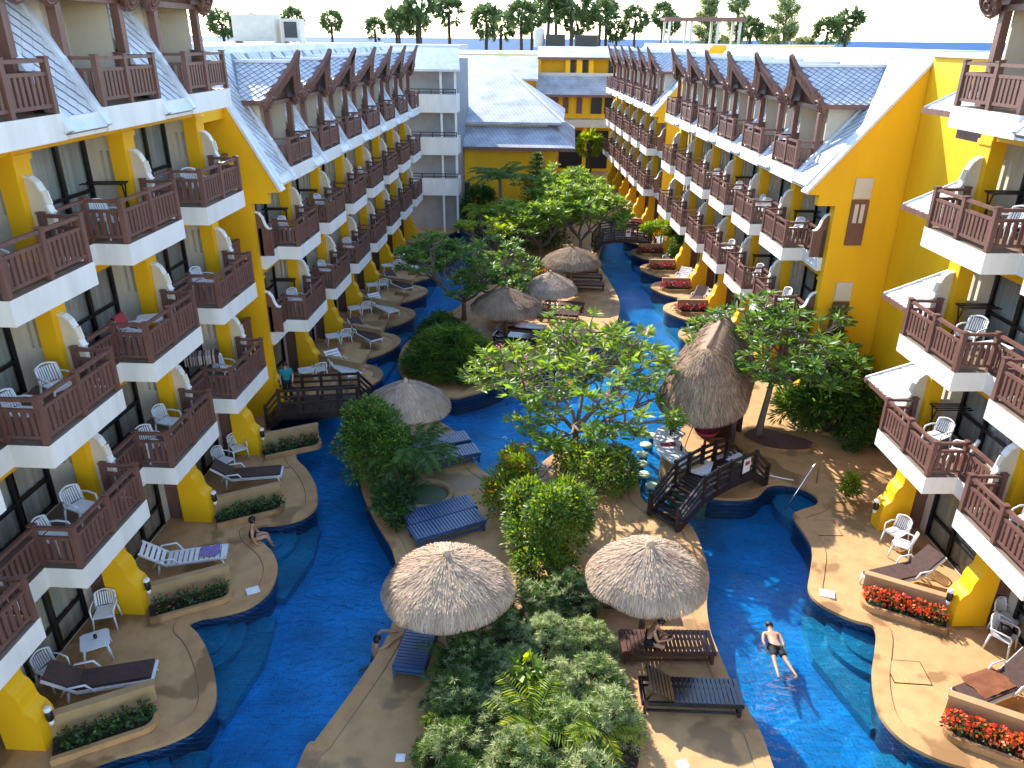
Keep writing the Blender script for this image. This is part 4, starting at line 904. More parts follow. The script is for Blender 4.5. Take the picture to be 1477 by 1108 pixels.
# ---------------------------------------------------------------- terrace platforms and planters
for i in range(7):
    o = wpos(LF, -1, 0, i*UW, 0); mb = MB()
    mb.prism([(1.15, .9), (1.15, 2.4), (.55, 2.4), (.55, 3.3), (-3.3, 3.3), (-3.3, .0), (-.4, 0)], .004, .19)
    ob('terrace_platform', mb.mesh('terrace_platform', M_deck), None, (o[0], o[1], 0), LA, kind='structure')
def mk_planter(L, Wp, hw):
    r = proto('planter', 'planter'); mb = MB(); mb.box(0, L, 0, .16, 0, hw); mb.box(-.0, L+.03, -.02, .18, hw, hw+.05); ob('wall', mb.mesh('wall', M_wall), r)
    out = [(0, 0), (0, -Wp)] + [(L-.35+.35*math.sin(a), -Wp+.35-.35*math.cos(a)) for a in np.linspace(0, math.pi/2, 7)] + [(L, 0)]
    inn = [(.02, -.002), (.02, -Wp+.11)] + [(L-.36+.25*math.sin(a), -Wp+.36-.25*math.cos(a)) for a in np.linspace(0, math.pi/2, 7)] + [(L-.11, -.002)]
    mb = MB(); n = len(out)
    for k in range(1, n-1):
        a, b, c, d = out[k], out[k+1], inn[k+1], inn[k]
        mb.add([(*a, 0), (*b, 0), (*b, .17), (*a, .17)], [(0, 1, 2, 3)]); mb.add([(*a, .17), (*b, .17), (*c, .17), (*d, .17)], [(0, 1, 2, 3)]); mb.add([(*d, .17), (*c, .17), (*c, .02), (*d, .02)], [(0, 1, 2, 3)])
    ob('kerb', mb.mesh('kerb', M_coping), r)
    mb = MB(); mb.prism(inn, .005, .08); ob('soil', mb.mesh('soil', M_terra), r)
    return r
PL = mk_planter(2.1, .72, .62)
def leaf_obj(name, C, D, S, W, mats, mi=None, parent=None, curl=.15, seed=0, **kw):
    # one quad-pair leaf per point: C centres, D directions, S lengths, W widths
    rg = np.random.default_rng(seed); n = len(C)
    D = D/np.maximum(np.linalg.norm(D, axis=1, keepdims=True), 1e-6)
    up_ = rg.normal(size=(n, 3)); up_[:, 2] += 1.2
    X = np.cross(D, up_); X /= np.maximum(np.linalg.norm(X, axis=1, keepdims=True), 1e-6); Nn = np.cross(X, D)
    S = np.asarray(S).reshape(-1, 1)*np.ones((n, 1)); W = np.asarray(W).reshape(-1, 1)*np.ones((n, 1))
    b = C; l = C+D*S*.5-X*W/2-Nn*W*curl; t = C+D*S-Nn*S*.18; r = C+D*S*.5+X*W/2-Nn*W*curl
    V = np.stack([b, l, t, r], 1).reshape(-1, 3)
    me = bpy.data.meshes.new(name); me.vertices.add(4*n); me.vertices.foreach_set('co', V.ravel())
    # two triangles folded on the midrib
    idx = np.arange(n)[:, None]*4; F = np.concatenate([idx+np.array([[0, 3, 2]]), idx+np.array([[0, 2, 1]])], 1).reshape(-1)
    me.loops.add(6*n); me.loops.foreach_set('vertex_index', F.astype(np.int32)); me.polygons.add(2*n)
    me.polygons.foreach_set('loop_start', np.arange(2*n, dtype=np.int32)*3); me.polygons.foreach_set('loop_total', np.full(2*n, 3, np.int32))
    for m in mats: me.materials.append(m)
    if mi is not None: me.polygons.foreach_set('material_index', np.repeat(mi, 2).astype(np.int32))
    me.update(calc_edges=True)
    return ob(name, me, parent, **kw)
def blob(rg, n, c, r, shell=.55, clumps=0, cl=.3):
    c = np.array(c); r = np.array(r)*np.ones(3)
    if clumps:
        d = rg.normal(size=(clumps, 3)); d /= np.linalg.norm(d, axis=1, keepdims=True); d[:, 2] = np.where(d[:, 2] < -.5, -d[:, 2], d[:, 2])
        cc = d*(shell+(1-shell)*rg.random((clumps, 1))); rad = cl*(.6+.8*rg.random((clumps, 1)))
        k = rg.integers(0, clumps, n); e = rg.normal(size=(n, 3)); e /= np.linalg.norm(e, axis=1, keepdims=True)
        p = cc[k]+e*rad[k]*rg.random((n, 1))**.33; D = e*.8+d[k]*.5
    else:
        d = rg.normal(size=(n, 3)); d /= np.linalg.norm(d, axis=1, keepdims=True); p = d*(shell+(1-shell)*rg.random((n, 1))); D = d+rg.normal(size=(n, 3))*.4
    return c+p*r, D
def flower_row(root_label, x, y, ang, L, fl_mats, seed, nf=260, group='flower rows'):
    root = empty('flower_row', (x, y, .03), ang, root_label, 'flowers', group)
    rg = np.random.default_rng(seed); C, D, mi, S = [], [], [], []
    for k in range(5):
        c = (.3+k*(L-.55)/4+rg.uniform(-.06, .06), -.36+rg.uniform(-.05, .05), .22); r = (.24, .22, .22+.08*rg.random())
        p, d = blob(rg, 130, c, r, .3); C.append(p); D.append(d); mi.append(np.zeros(130)); S.append(np.full(130, .10))
        q, d = blob(rg, nf//5, (c[0], c[1], c[2]+.07), (.24, .21, .24), .8); q[:, 2] = np.abs(q[:, 2]-.24)+.24; C.append(q); D.append(d); mi.append(np.ones(nf//5)); S.append(np.full(nf//5, .085))
    S = np.concatenate(S); C = np.concatenate(C); D = np.concatenate(D); mi = np.concatenate(mi); k0 = mi == 0
    a = leaf_obj('leaves', C[k0], D[k0], S[k0], S[k0]*.65, [M_lf_dk], None, root, seed=seed); a['kind'] = 'stuff'
    a = leaf_obj('blossoms', C[~k0], D[~k0], S[~k0], S[~k0]*.65, fl_mats, None, root, seed=seed+1); a['kind'] = 'stuff'
    return root
# planters at the tall wings run outwards and away from the viewer; those of the lower wings run straight out
for j in range(5):
    x, y, _ = wpos(LN, -1, .64, j*UW+4.2, 0); a = LA+R_(30)
    if j >= 1:
        place(PL, (x, y, .002), a, f'tan planter wall with kerbed bed at {ORD[4-j]} yellow pillar foot from shaded stair tower', 'planters of the shaded wing')
        flower_row(f'dark leafy row with few faded red flowers in {ORD[4-j]} bed from shaded stair tower', x, y, a, 2.1, [M_lf_md if j % 2 else M_rd], 40+j, 60 if j == 3 else 30, 'leafy rows of the shaded wing')
def mk_planter_r():
    return PL
for j in range(1, 4):
    x, y, _ = wpos(RN, 1, .64, j*UW+4.2, 0); a = RA+math.pi-R_(30)
    if j == 3: continue
    o = place(PL, (x, y, .002), a, f'tan planter wall with orange flowers at {ORD[3-j]} yellow pillar foot from sunlit stair tower', 'planters of the sunlit wing'); o.scale = (1, -1, 1)
    f = flower_row(f'bright orange flower row in {ORD[3-j]} bed from sunlit stair tower', x, y, a, 2.1, [M_or], 60+j, 620, 'orange flower rows'); f.scale = (1, -1, 1)
for i in range(6):
    x, y, _ = wpos(LF, -1, .6, i*UW+4.2, 0)
    mb = MB(); mb.box(0, 2.2, -.08, .08, 0, .62); mb.box(-.01, 2.24, -.11, .11, .62, .68); ob('garden_wall', mb.mesh('garden_wall', M_wall), None, (x, y, .19), LA-R_(22), f'low tan wall dividing the lobed terraces, {ORD[i]} from the timber bridge', 'wall', 'low walls of the lobed terraces')
for i in range(7):
    x, y, _ = wpos(RF if i < 6 else RG, 1, .62, (i if i < 6 else 0)*UW+4.2, 0); a = RA+math.pi-R_(2)
    o = place(PL, (x, y, .002), a, f'tan planter wall with red flowers, {ORD[i]} from orange end wall', 'planters of the lower sunlit wing'); o.scale = (.8, -1, 1)
    f = flower_row(f'red flower row in {ORD[i]} planter from orange end wall', x, y, a, 1.9, [M_rd], 80+i, 420, 'red flower rows'); f.scale = (1, -1, 1)

# ---------------------------------------------------------------- thatch
def strands(mb_name, mat_, surf, n, ln, wd, seed, parent, name='thatch'):
    # surf(u, s) -> point; u around 0..1, s 0 (top) .. 1 (eave)
    rg = np.random.default_rng(seed); V = []; F = []
    for i in range(n):
        u = rg.random(); s = math.sqrt(rg.random())*1.0; l = ln*(.6+.7*rg.random())
        p = surf(u, s); q = surf(u+rg.normal()*.004, min(s+l*.5, 1.06)); t = surf(u+rg.normal()*.010, min(s+l, 1.10))
        d = (t-p); sd_ = d.cross(Vector((0, 0, 1)))
        if sd_.length < 1e-5: continue
        sd_ = sd_.normalized()*wd*(.6+.8*rg.random()); nz = sd_.cross(d).normalized()
        if nz.z < 0: nz = -nz
        h0, h1, h2 = .02+.03*rg.random(), .03+.05*rg.random(), .0+.06*rg.random()
        o = len(V); V += [p-sd_+nz*h0, p+sd_+nz*h0, q+sd_+nz*h1, q-sd_+nz*h1, t+nz*h2]
        F += [(o, o+1, o+2, o+3), (o+3, o+2, o+4)]
    me = bpy.data.meshes.new(name); me.from_pydata([tuple(v) for v in V], [], F); me.materials.append(mat_); me.update()
    return ob(name, me, parent)
def cone_surf(R, zt, ze, wav, ph):
    def f(u, s):
        a = 2*math.pi*u; r = R*s*(1+wav*math.sin(3*a+ph)+wav*.6*math.sin(7*a+ph*2)); hip_ = .05*abs(math.sin(4*a+ph))
        return Vector((r*math.cos(a), r*math.sin(a), zt-(zt-ze)*(s**1.15)-hip_*s-(.28*max(s-.9, 0)*10*.35)))
    return f
def mk_umbrella(seed, R=1.5, mat_=None, n=6500, shag=1.0):
    r = proto('thatched_umbrella', 'umbrella'); f = cone_surf(R, 2.72, 2.02, .02, seed); mb = MB()
    nu, ns = 36, 8
    mb.v = [tuple(f(i/nu, max(k/ns, .01))) for k in range(ns+1) for i in range(nu)]
    for k in range(ns):
        for i in range(nu): mb.f.append((k*nu+i, (k+1)*nu+i, (k+1)*nu+(i+1) % nu, k*nu+(i+1) % nu)); mb.m.append(0); mb.s.append(True)
    ob('canopy', mb.mesh('canopy', mat_), r); o = strands('t', mat_, f, n, .26*shag, .009, seed, r); o['kind'] = 'stuff'
    mb = MB(); mb.lathe([(.02, 2.68), (.10, 2.66), (.085, 2.78), (.05, 2.86)], 10); ob('cap', mb.mesh('cap', mat_), r)
    mb = MB(); mb.lathe([(.085, 0), (.075, 1.2), (.07, 2.66)], 10); ob('post', mb.mesh('post', M_bark), r)
    mb = MB()
    for k in range(8): a = k*math.pi/4; mb.bar((0, 0, 2.55), (R*.92*math.cos(a), R*.92*math.sin(a), 2.0), .05, .06)
    ob('rafter', mb.mesh('rafter', M_bark), r)
    return r
U1 = mk_umbrella(3, R=1.44, mat_=M_thatch); U2 = mk_umbrella(8, R=1.34, mat_=M_thatch); U3 = mk_umbrella(14, R=1.62, mat_=M_thatch2, n=4500, shag=1.4)
place(U1, (-1.5, 14.75, 0), .3, 'thatched umbrella half in shade by the person leaning on the pool edge')
place(U2, (3.35, 15.2, 0), 1.2, 'thatched umbrella over the person sitting on a reddish lounger')
place(U1, (-3.75, 24.65, 0), 2.0, 'shaded thatched umbrella beside the round dark bush and timber bridge')
place(U2, (1.95, 38.6, 0), .8, 'sunlit thatched umbrella between two others on the rear island')
place(U3, (-.3, 35.4, 0), .3, 'shaggy thatched umbrella beside the tall grassy shrub on the rear island', None).scale = (1, 1, 1.05)
place(U3, (3.4, 43.6, 0), 2.3, 'dark thatched umbrella on rear island beneath the big leafy trees')
for p_ in (U1, U2, U3):
    if 'used' in p_: del p_['used']
if 'used' in PL: del PL['used']
# ---------------------------------------------------------------- bar hut
hut = empty('bar_hut', (7.3, 25.55, 0), 0, 'tall steep thatched bar hut at the pool edge beside the black bridge', 'hut')
rA, rB = Vector((-.6, -1.15, 4.2)), Vector((.6, 1.9, 4.2)); rdir = (rB-rA).normalized(); rper = Vector((rdir.y, -rdir.x, 0))
def hut_surf(u, s):
    # stadium round the ridge line; u 0..1
    u = u % 1.0; Lr = (rB-rA).length; per = 2*Lr+2*math.pi*1.3; q = u*per; s = min(s, 1.12)
    rad = (.06+1.38*min(s, 1.12)**.85); z = 4.2-1.8*s**1.3
    if q < Lr: return rA+rdir*q+rper*rad+Vector((0, 0, z-4.2))
    q -= Lr
    if q < math.pi*1.3: a = q/1.3; return rB+(rper*math.cos(a)+rdir*math.sin(a)*1.4)*rad+Vector((0, 0, z-4.2))
    q -= math.pi*1.3
    if q < Lr: return rB-rdir*q-rper*rad+Vector((0, 0, z-4.2))
    q -= Lr; a = q/1.3
    return rA+(-rper*math.cos(a)-rdir*math.sin(a)*1.4)*rad+Vector((0, 0, z-4.2))
mb = MB(); nu, ns = 60, 10
mb.v = [tuple(hut_surf(i/nu, k/ns)) for k in range(ns+1) for i in range(nu)]
for k in range(ns):
    for i in range(nu): mb.f.append((k*nu+(i+1) % nu, (k+1)*nu+(i+1) % nu, (k+1)*nu+i, k*nu+i)); mb.m.append(0); mb.s.append(True)
ob('roof', mb.mesh('roof', M_thatch2), hut); o = strands('t', M_thatch2, hut_surf, 13000, .2, .013, 5, hut); o['kind'] = 'stuff'
mb = MB(); mb.tube([rA+Vector((0, 0, .04)), (rA+rB)/2+Vector((0, 0, .0)), rB+Vector((0, 0, .0))], .07, 8); ob('ridge', mb.mesh('ridge', M_thatch2), hut)
for (x, y) in ((-1.5, -1.2), (.4, -1.9), (1.5, .8), (-.3, 1.6)): mb = MB(); mb.lathe([(.11, 0), (.1, 2.5)], 10); ob('post', mb.mesh('post', M_barkd), hut, (x, y, 0))
mb = MB(); mb.box(-.1, 1.2, .2, 1.2, 0, 2.2); ob('back_wall', mb.mesh('back_wall', M_dark), hut)
# counter: white arc on the water side
cc = (7.2, 23.35); ctr = empty('bar_counter', (cc[0], cc[1], 0), 0, 'curved white bar counter with red mat in front of the thatched hut', 'bar counter')
def arc(r, a0, a1, n=18): return [(r*math.cos(a), r*math.sin(a)) for a in np.linspace(a0, a1, n)]
A0, A1 = R_(140), R_(248)
mb = MB(); mb.prism(arc(2.25, A0, A1)+arc(1.3, A1, A0), .96, 1.03); ob('countertop', mb.mesh('countertop', mat('white_terrazzo', (.72, .70, .68), (.62, .60, .58), .4, 30)), ctr)
mb = MB(); mb.prism(arc(1.95, A0, A1)+arc(1.8, A1, A0), -1.5, .96); ob('counter_wall', mb.mesh('counter_wall', M_wall), ctr)
mb = MB(); mb.box(-.26, .26, -.12, .12, 0, .012); ob('bar_mat', mb.mesh('bar_mat', M_red), None, (5.42, 23.3, 1.031), .1, 'red bar mat lying on curved white counter', 'mat')
mb = MB(); mb.box(-.3, .3, -.2, .2, 0, .03); ob('tray', mb.mesh('tray', mat('pale_wood', (.55, .36, .15), (.48, .30, .12), .6, 6)), None, (6.05, 21.95, 1.031), .6, 'pale wooden tray on end of the white counter', 'tray')
mb = MB(); mb.box(-.5, .5, -.3, .3, 0, .8); mb.box(-.42, .42, -.24, .24, .8, .82); ob('sink_unit', mb.mesh('sink_unit', [M_plastic]), None, (7.45, 22.95, 0), .2, 'white drinks sink unit behind the bar counter', 'sink')
mb = MB(); mb.lathe([(.05, 1.45), (.3, 1.5), (.42, 1.68), (.40, 1.70), (.28, 1.53), (.05, 1.48)], 16); mb.lathe([(.05, 0), (.05, 1.47)], 8); ob('red_bowl', mb.mesh('red_bowl', M_red), None, (6.65, 23.2, 0), 0, 'red bowl on a stand under the hut eave', 'bowl')
for i, (x, y) in enumerate(((5.62, 24.0), (5.68, 23.75), (5.78, 22.9), (5.85, 22.7))):
    mb = MB(); mb.lathe([(.035, 0), (.04, .02), (.04, .17), (.015, .22), (.015, .28)], 10); ob('bottle', mb.mesh('bottle', [M_dark, M_steel, M_dark, M_steel][i]), None, (x, y, 1.031), 0, 'small bottle on inner edge of the white counter', 'bottle', 'bottles on the counter')
mb = MB(); mb.lathe([(.10, 0), (.12, .03), (.12, .35), (.05, .46), (.05, .6)], 12); ob('gas_bottle', mb.mesh('gas_bottle', M_beige), None, (8.25, 23.0, 0), 0, 'beige gas bottle on the shaded deck beside the hut', 'bottle')
for i, (x, y) in enumerate(((5.78, 26.45), (5.45, 25.7), (5.2, 25.0), (5.08, 24.3), (5.05, 23.55), (5.2, 22.8))):
    r = empty('bar_stool', (x-.38, y-.3, -1.5), 0, 'round pale bar stool standing in water along the counter', 'bar stool', 'bar stools in the pool')
    mb = MB(); mb.lathe([(.05, 1.30), (.21, 1.31), (.23, 1.35), (.22, 1.39), (.05, 1.40)], 18); ob('seat', mb.mesh('seat', mat('stool_top%d' % i, (.55, .62, .40), (.48, .55, .36), .6, 6)), r)
    mb = MB(); mb.lathe([(.16, 0), (.1, .1), (.09, 1.3)], 12); ob('pedestal', mb.mesh('pedestal', M_steptile), r)
mb = MB(); mb.tube([(0, 0, 0), (.05, .05, .0), (.5, .3, .02), (.95, .25, .01), (1.4, .05, .0), (1.8, -.1, .0)], .025, 6); ob('hose', mb.mesh('hose', M_plastic), None, (7.9, 22.75, .04), .0, 'pale hose lying on shaded deck behind black bridge', 'hose')
# pool handrail
mb = MB(); mb.tube([(0, 0, 0), (-.02, 0, .85), (-.08, -.05, .92), (-.3, -.22, .8), (-1.35, -1.0, -.45)], .028, 8); ob('handrail', mb.mesh('handrail', M_steel), None, (10.45, 22.55, 0), 0, 'steel handrail sloping down into the curved pool steps', 'handrail')

# ---------------------------------------------------------------- bridges (local x along, y across)
def bridge(label, loc, rz, L, Wd, zd, ns0, ns1, m, arch=0, sign=None, rails=(.45, .7, .95)):
    r = empty('timber_bridge', loc, rz, label, 'bridge'); run = .27
    x0, x1 = ns0*run, L-ns1*run
    zf = lambda x: zd+arch*(1-((x-(x0+x1)/2)/((x1-x0)/2))**2) if x0 <= x <= x1 else (zd*x/x0 if x < x0 else zd*(L-x)/(L-x1))
    xs = [0] + ([x0] if ns0 else []) + [x0+(x1-x0)*t for t in (.25, .5, .75)] + ([x1] if ns1 else []) + [L]
    for s_ in (-1, 1):
        mb = MB()
        for a, b in zip(xs[:-1], xs[1:]): mb.bar((a, s_*Wd/2, max(zf(a)-.12, .05)), (b, s_*Wd/2, max(zf(b)-.12, .05)), .09, .26)
        ob('stringer', mb.mesh('stringer', m), r)
        mb = MB()
        for a, b in zip(xs[:-1], xs[1:]):
            for h in rails: mb.bar((a, s_*Wd/2, zf(a)+h), (b, s_*Wd/2, zf(b)+h), .06, .07 if h < max(rails) else .1)
        ob('handrail', mb.mesh('handrail', m), r)
        for x in xs: mb = MB(); mb.box(x-.055, x+.055, s_*Wd/2-.056, s_*Wd/2+.056, max(zf(x)-.25, 0), zf(x)+max(rails)+.08); ob('post', mb.mesh('post', m), r)
    pk = cached(('plank', m.name, Wd), lambda: MB().box(-.075, .075, -Wd/2+.05, Wd/2-.05, -.04, 0).mesh('plank', m))
    n = int((x1-x0)/.165)
    for i in range(n): x = x0+.08+i*.165; ob('plank', pk, r, (x, 0, zf(x)+.02))
    st = cached(('tread', m.name, Wd), lambda: MB().box(-.14, .14, -Wd/2+.05, Wd/2-.05, -.045, 0).mesh('step', m))
    for i in range(ns0): ob('step', st, r, (run*(i+.5), 0, zd*(i+.8)/(ns0+.3)))
    for i in range(ns1): ob('step', st, r, (L-run*(i+.5), 0, zd*(i+.8)/(ns1+.3)))
    if sign:
        mb = MB(); mb.box(-.17, .17, -.012, .012, -.25, .25); mb.box(-.12, .12, -.016, -.012, .02, .16, 1); ob('sign', mb.mesh('sign', [M_plastic, M_red]), r, sign)
    return r
bridge('black timber bridge with steps and white sign between front island and bar hut', (4.75, 20.05, .03), math.atan2(2.35, 3.0), 4.5, 1.15, .78, 4, 3, M_dark, .10, (3.1, -.65, 1.28), (.28, .5, .74))
bridge('dark timber bridge where a person in teal stands, beside the shaded yellow pillar', (-9.45, 26.75, .03), R_(8), 4.0, 1.35, .62, 2, 2, M_dark, .0, None)
bridge('dark arched bridge with white notice across the far channel', (5.75, 54.3, .03), R_(1), 4.3, 1.7, .75, 2, 2, M_dark, .18, (2.3, -.94, 1.35), (.12, .3, .48, .66, .86))
# round basin
bs_ = empty('round_basin', (-2.75, 21.35, 0), 0, 'round stone basin with shallow water beside the dark bush', 'basin')
mb = MB(); n = 40; pr = [(.70, .0), (.86, .0), (.88, .2), (.84, .26), (.74, .26), (.70, .2)]
o0 = len(mb.v); mb.v = [(r*math.cos(2*math.pi*k/n), r*math.sin(2*math.pi*k/n), z) for r, z in pr for k in range(n)]
for i in range(len(pr)-1):
    for k in range(n): mb.f.append((i*n+k, i*n+(k+1) % n, (i+1)*n+(k+1) % n, (i+1)*n+k)); mb.m.append(0); mb.s.append(True)
for k in range(n): i = len(pr)-1; mb.f.append((i*n+k, i*n+(k+1) % n, (k+1) % n, k)); mb.m.append(0); mb.s.append(True)
ob('rim', mb.mesh('rim', M_wall), bs_)
mb = MB(); mb.prism([(.72*math.cos(2*math.pi*k/n), .72*math.sin(2*math.pi*k/n)) for k in range(n)], .004, .1); ob('water', mb.mesh('water', mat('basin_water', (.16, .19, .12), (.12, .15, .09), .15, 3)), bs_)

tb = smooth_poly([(8.9, 25.9), (9.4, 25.0), (10.4, 24.75), (11.3, 25.0), (11.2, 25.5), (10.4, 26.1), (9.6, 26.5)], 6)
o = ob('tree_bed', MB().prism(tb, .004, .07, 0, 1).mesh('tree_bed', [M_coping, mat('red_brown_soil', (.14, .06, .045), (.11, .05, .04), .9, 4)]), kind='structure')
coping(tb, 1, o, True, .12)
# ---------------------------------------------------------------- vegetation
def branching(rg, base, n0, lens, spread, rad0, up_bias=.35, forks=(2, 3), tilt=.75):
    segs, tips = [], []
    def grow(p, d, lv, r):
        L = lens[lv]*(.75+.5*rg.random()); q = p+d*L; mid = (p+q)/2+rg.normal(size=3)*L*.07
        segs.append((p, mid, q, r, r*.68))
        if lv+1 >= len(lens): tips.append((q, d)); return
        for k in range(int(rg.integers(forks[0], forks[1]+1))):
            e = d+rg.normal(size=3)*spread; e[2] = abs(e[2])*.6+up_bias*rg.random()+.06; e /= np.linalg.norm(e)
            grow(q, e, lv+1, r*.68)
    for k in range(n0):
        a = 2*math.pi*(k+rg.random()*.6)/n0; d = np.array([math.cos(a)*.75, math.sin(a)*.75, tilt]); d /= np.linalg.norm(d); grow(np.array(base, float), d, 0, rad0)
    return segs, tips
def whorls(rg, tips, nl, L, W, droop=.2):
    C, D, S = [], [], []
    for q, d in tips:
        m = int(nl*(.7+.6*rg.random()))
        for k in range(m):
            a = 2*math.pi*k/m+rg.random()*.5; e = np.array([math.cos(a), math.sin(a), .15+.75*rg.random()-droop]); e = e+d*.3
            C.append(q+e*.03+np.array([0, 0, rg.uniform(-.08, .06)])); D.append(e); S.append(L*(.65+.5*rg.random()))
    S = np.array(S); return np.array(C), np.array(D), S
def frangipani(name, label, base, trunk, n0, lens, spread, seed, L=.34, W=.10, nl=15, lean=(0, 0), flow=(M_pk, 40), leafmat=None, bias=.35, forks=(2, 3), tilt=.75):
    rg = np.random.default_rng(seed); r = empty(name, (base[0], base[1], 0), 0, label, 'tree')
    top = np.array([lean[0], lean[1], trunk]); segs, tips = branching(rg, top, n0, lens, spread, .085, bias, forks, tilt)
    mb = MB(); mb.tube([(0, 0, -.05), (lean[0]*.3, lean[1]*.3, trunk*.35), (lean[0]*.7, lean[1]*.7, trunk*.7), tuple(top)], [.16, .125, .11, .10], 8)
    for p, m, q, a, b in segs: mb.tube([p, m, q], [a, (a+b)/2, b], 6, cap=False)
    ob('trunk', mb.mesh('trunk', M_bark), r)
    C, D, S = whorls(rg, tips, nl, L, W); mi = np.zeros(len(C))
    if flow:
        fm, nf = flow; ks = rg.integers(0, len(tips), nf); FC, FD = [], []
        for k in ks:
            q, d = tips[k]
            for _ in range(9): e = rg.normal(size=3); e[2] = abs(e[2]); FC.append(q+d*.12+rg.normal(size=3)*.05); FD.append(e)
        C = np.concatenate([C, np.array(FC)]); D = np.concatenate([D, np.array(FD)]); S = np.concatenate([S, np.full(len(FC), .075)]); mi = np.concatenate([mi, np.ones(len(FC))])
    Wd = np.where(mi == 0, S*.30, S*.8)
    leaf_obj('crown', C, D, S, Wd, [leafmat or M_lf_fr]+([flow[0]] if flow else []), mi, r, seed=seed)
    return r
frangipani('frangipani_tree', 'spreading frangipani tree with pink flowers over the turquoise pool by the bar', (2.3, 24.3), 1.0, 7, (1.4, 1.15, 1.0, .7), .68, 5, L=.40, nl=15, flow=(M_pk, 50), forks=(3, 4), bias=.12, tilt=.55)
frangipani('frangipani_tree', 'frangipani tree with bent grey trunk in front of the orange end wall', (9.4, 25.9), 1.9, 6, (1.15, 1.0, .85, .65), .72, 9, L=.38, nl=16, forks=(3, 4), bias=.0, tilt=.6, lean=(.55, .9), flow=(M_plastic, 8), leafmat=M_lf_md)
frangipani('frangipani_tree', 'pale leafy tree on the rear island edge beside grassy shrub', (-2.6, 38.9), 1.0, 7, (1.3, 1.1, .95, .7), .70, 21, L=.36, nl=22, forks=(3, 4), bias=.1, tilt=.6, flow=(M_plastic, 6), leafmat=M_lf_md)
frangipani('frangipani_tree', 'flowering tree at bridge end of the rear island above dark umbrella', (4.6, 51.6), 1.3, 5, (1.3, 1.1, .9, .7), .66, 24, L=.5, nl=16, forks=(3, 4), flow=(M_pk, 18), leafmat=M_lf_fr)
frangipani('frangipani_tree', 'broad bright tree on rear island standing before the palms', (1.8, 50.2), 1.1, 5, (1.2, 1.0, .9, .6), .66, 25, L=.5, nl=15, forks=(3, 4), flow=None, leafmat=M_lf_fr)
frangipani('frangipani_tree', 'bright tree behind the flowering one beside the yellow hall', (3.9, 57.5), 1.2, 5, (1.5, 1.2, 1.0, .7), .66, 26, L=.55, nl=16, forks=(3, 4), flow=None, leafmat=M_lf_fr)
frangipani('frangipani_tree', 'small leafy tree between the broad tree and pale tree', (-1.6, 48.0), 1.2, 5, (.9, .8, .6, .4), .66, 27, L=.40, nl=14, forks=(2, 3), flow=None, leafmat=M_lf_yl)

def bush(name, label, loc, blobs, n, L, W, mats, weights, seed, cat='bush', group=None, cl=.3, shell=.5, clumps=60, trunk=None, rotz=0):
    rg = np.random.default_rng(seed); vol = np.array([b[1][0]*b[1][1]*b[1][2] if hasattr(b[1], '__len__') else b[1]**3 for b in blobs])**.67; vol /= vol.sum()
    C, D = [], []
    for (c, r), v in zip(blobs, vol): p, d = blob(rg, max(10, int(n*v)), c, r, shell, clumps, cl); C.append(p); D.append(d)
    C = np.concatenate(C); D = np.concatenate(D); k = C[:, 2] > .02; C, D = C[k], D[k]
    mi = rg.choice(len(mats), len(C), p=np.array(weights)/sum(weights)); S = L*(.6+.8*rg.random(len(C)))
    r = empty(name, loc, rotz, label, cat, group)
    leaf_obj('foliage', C, D, S, S*W/L, mats, mi, r, seed=seed)
    mb = MB()
    for q in range(5): a = q*1.26; c, rr = blobs[q % len(blobs)]; mb.tube([(.08*math.cos(a), .08*math.sin(a), -.02), (c[0]*.5+.2*math.cos(a), c[1]*.5+.2*math.sin(a), c[2]*.5), (c[0]+.2*math.cos(a), c[1]+.2*math.sin(a), c[2])], [.045, .035, .015], 5)
    ob('stem', mb.mesh('stem', M_barkd), r); return r
# yellow-green bush behind the two front umbrellas
bush('garden_bush', 'big dense yellow-green bush between the two front umbrellas', (1.05, 17.9, 0), [((0, 0, 1.0), (1.15, 1.1, 1.05)), ((.55, .55, 1.65), (.75, .8, .8)), ((-.55, .7, 1.5), (.65, .75, .8)), ((.1, -.2, 1.9), (.75, .7, .75)), ((-.1, -1.0, .7), (.9, .7, .7))], 17000, .12, .055, [M_lf_md, M_lf_yl, M_lf_dk], [5, 4, 2], 31, cl=.26, shell=.7)
bush('croton_bush', 'yellow and red tipped bush beside the big dense bush', (-.2, 20.3, 0), [((0, 0, .8), (.75, .7, .8)), ((.5, .5, 1.3), (.6, .6, .6)), ((.3, 1.2, 1.1), (.5, .6, .7))], 6500, .12, .05, [M_lf_yl, M_or, M_lf_md], [8, 1, 3], 32, cl=.26, shell=.7)
bush('clipped_hedge', 'clipped rounded green hedge at foot of the frangipani tree', (2.9, 22.3, 0), [((0, 0, .55), (1.25, 1.3, .62)), ((.7, .1, .6), (.65, 1.1, .6)), ((-.6, .8, .6), (.8, .9, .6))], 12000, .085, .05, [M_lf_md, M_lf_yl, M_lf_dk], [5, 3, 2], 33, cat='hedge', cl=.2, shell=.85, clumps=140)
bush('round_bush', 'round dark green bush by the shaded umbrella and timber bridge', (-4.6, 22.6, 0), [((0, 0, 1.15), (1.25, 1.25, 1.2)), ((-.25, .6, 1.8), (.9, .9, .85)), ((.5, -.6, .8), (.8, .9, .8)), ((-.2, 1.3, 1.2), (.9, .8, 1.0))], 17000, .12, .06, [M_lf_md, M_lf_dk, M_lf_fr], [5, 2, 2], 34, cl=.24, shell=.75)
bush('low_shrub', 'low dark shrub spilling beside the round stone basin', (-3.75, 20.6, 0), [((0, 0, .45), (.6, .75, .5)), ((.2, -.7, .35), (.4, .5, .4))], 3500, .16, .05, [M_lf_dk, M_lf_md], [4, 1], 35)
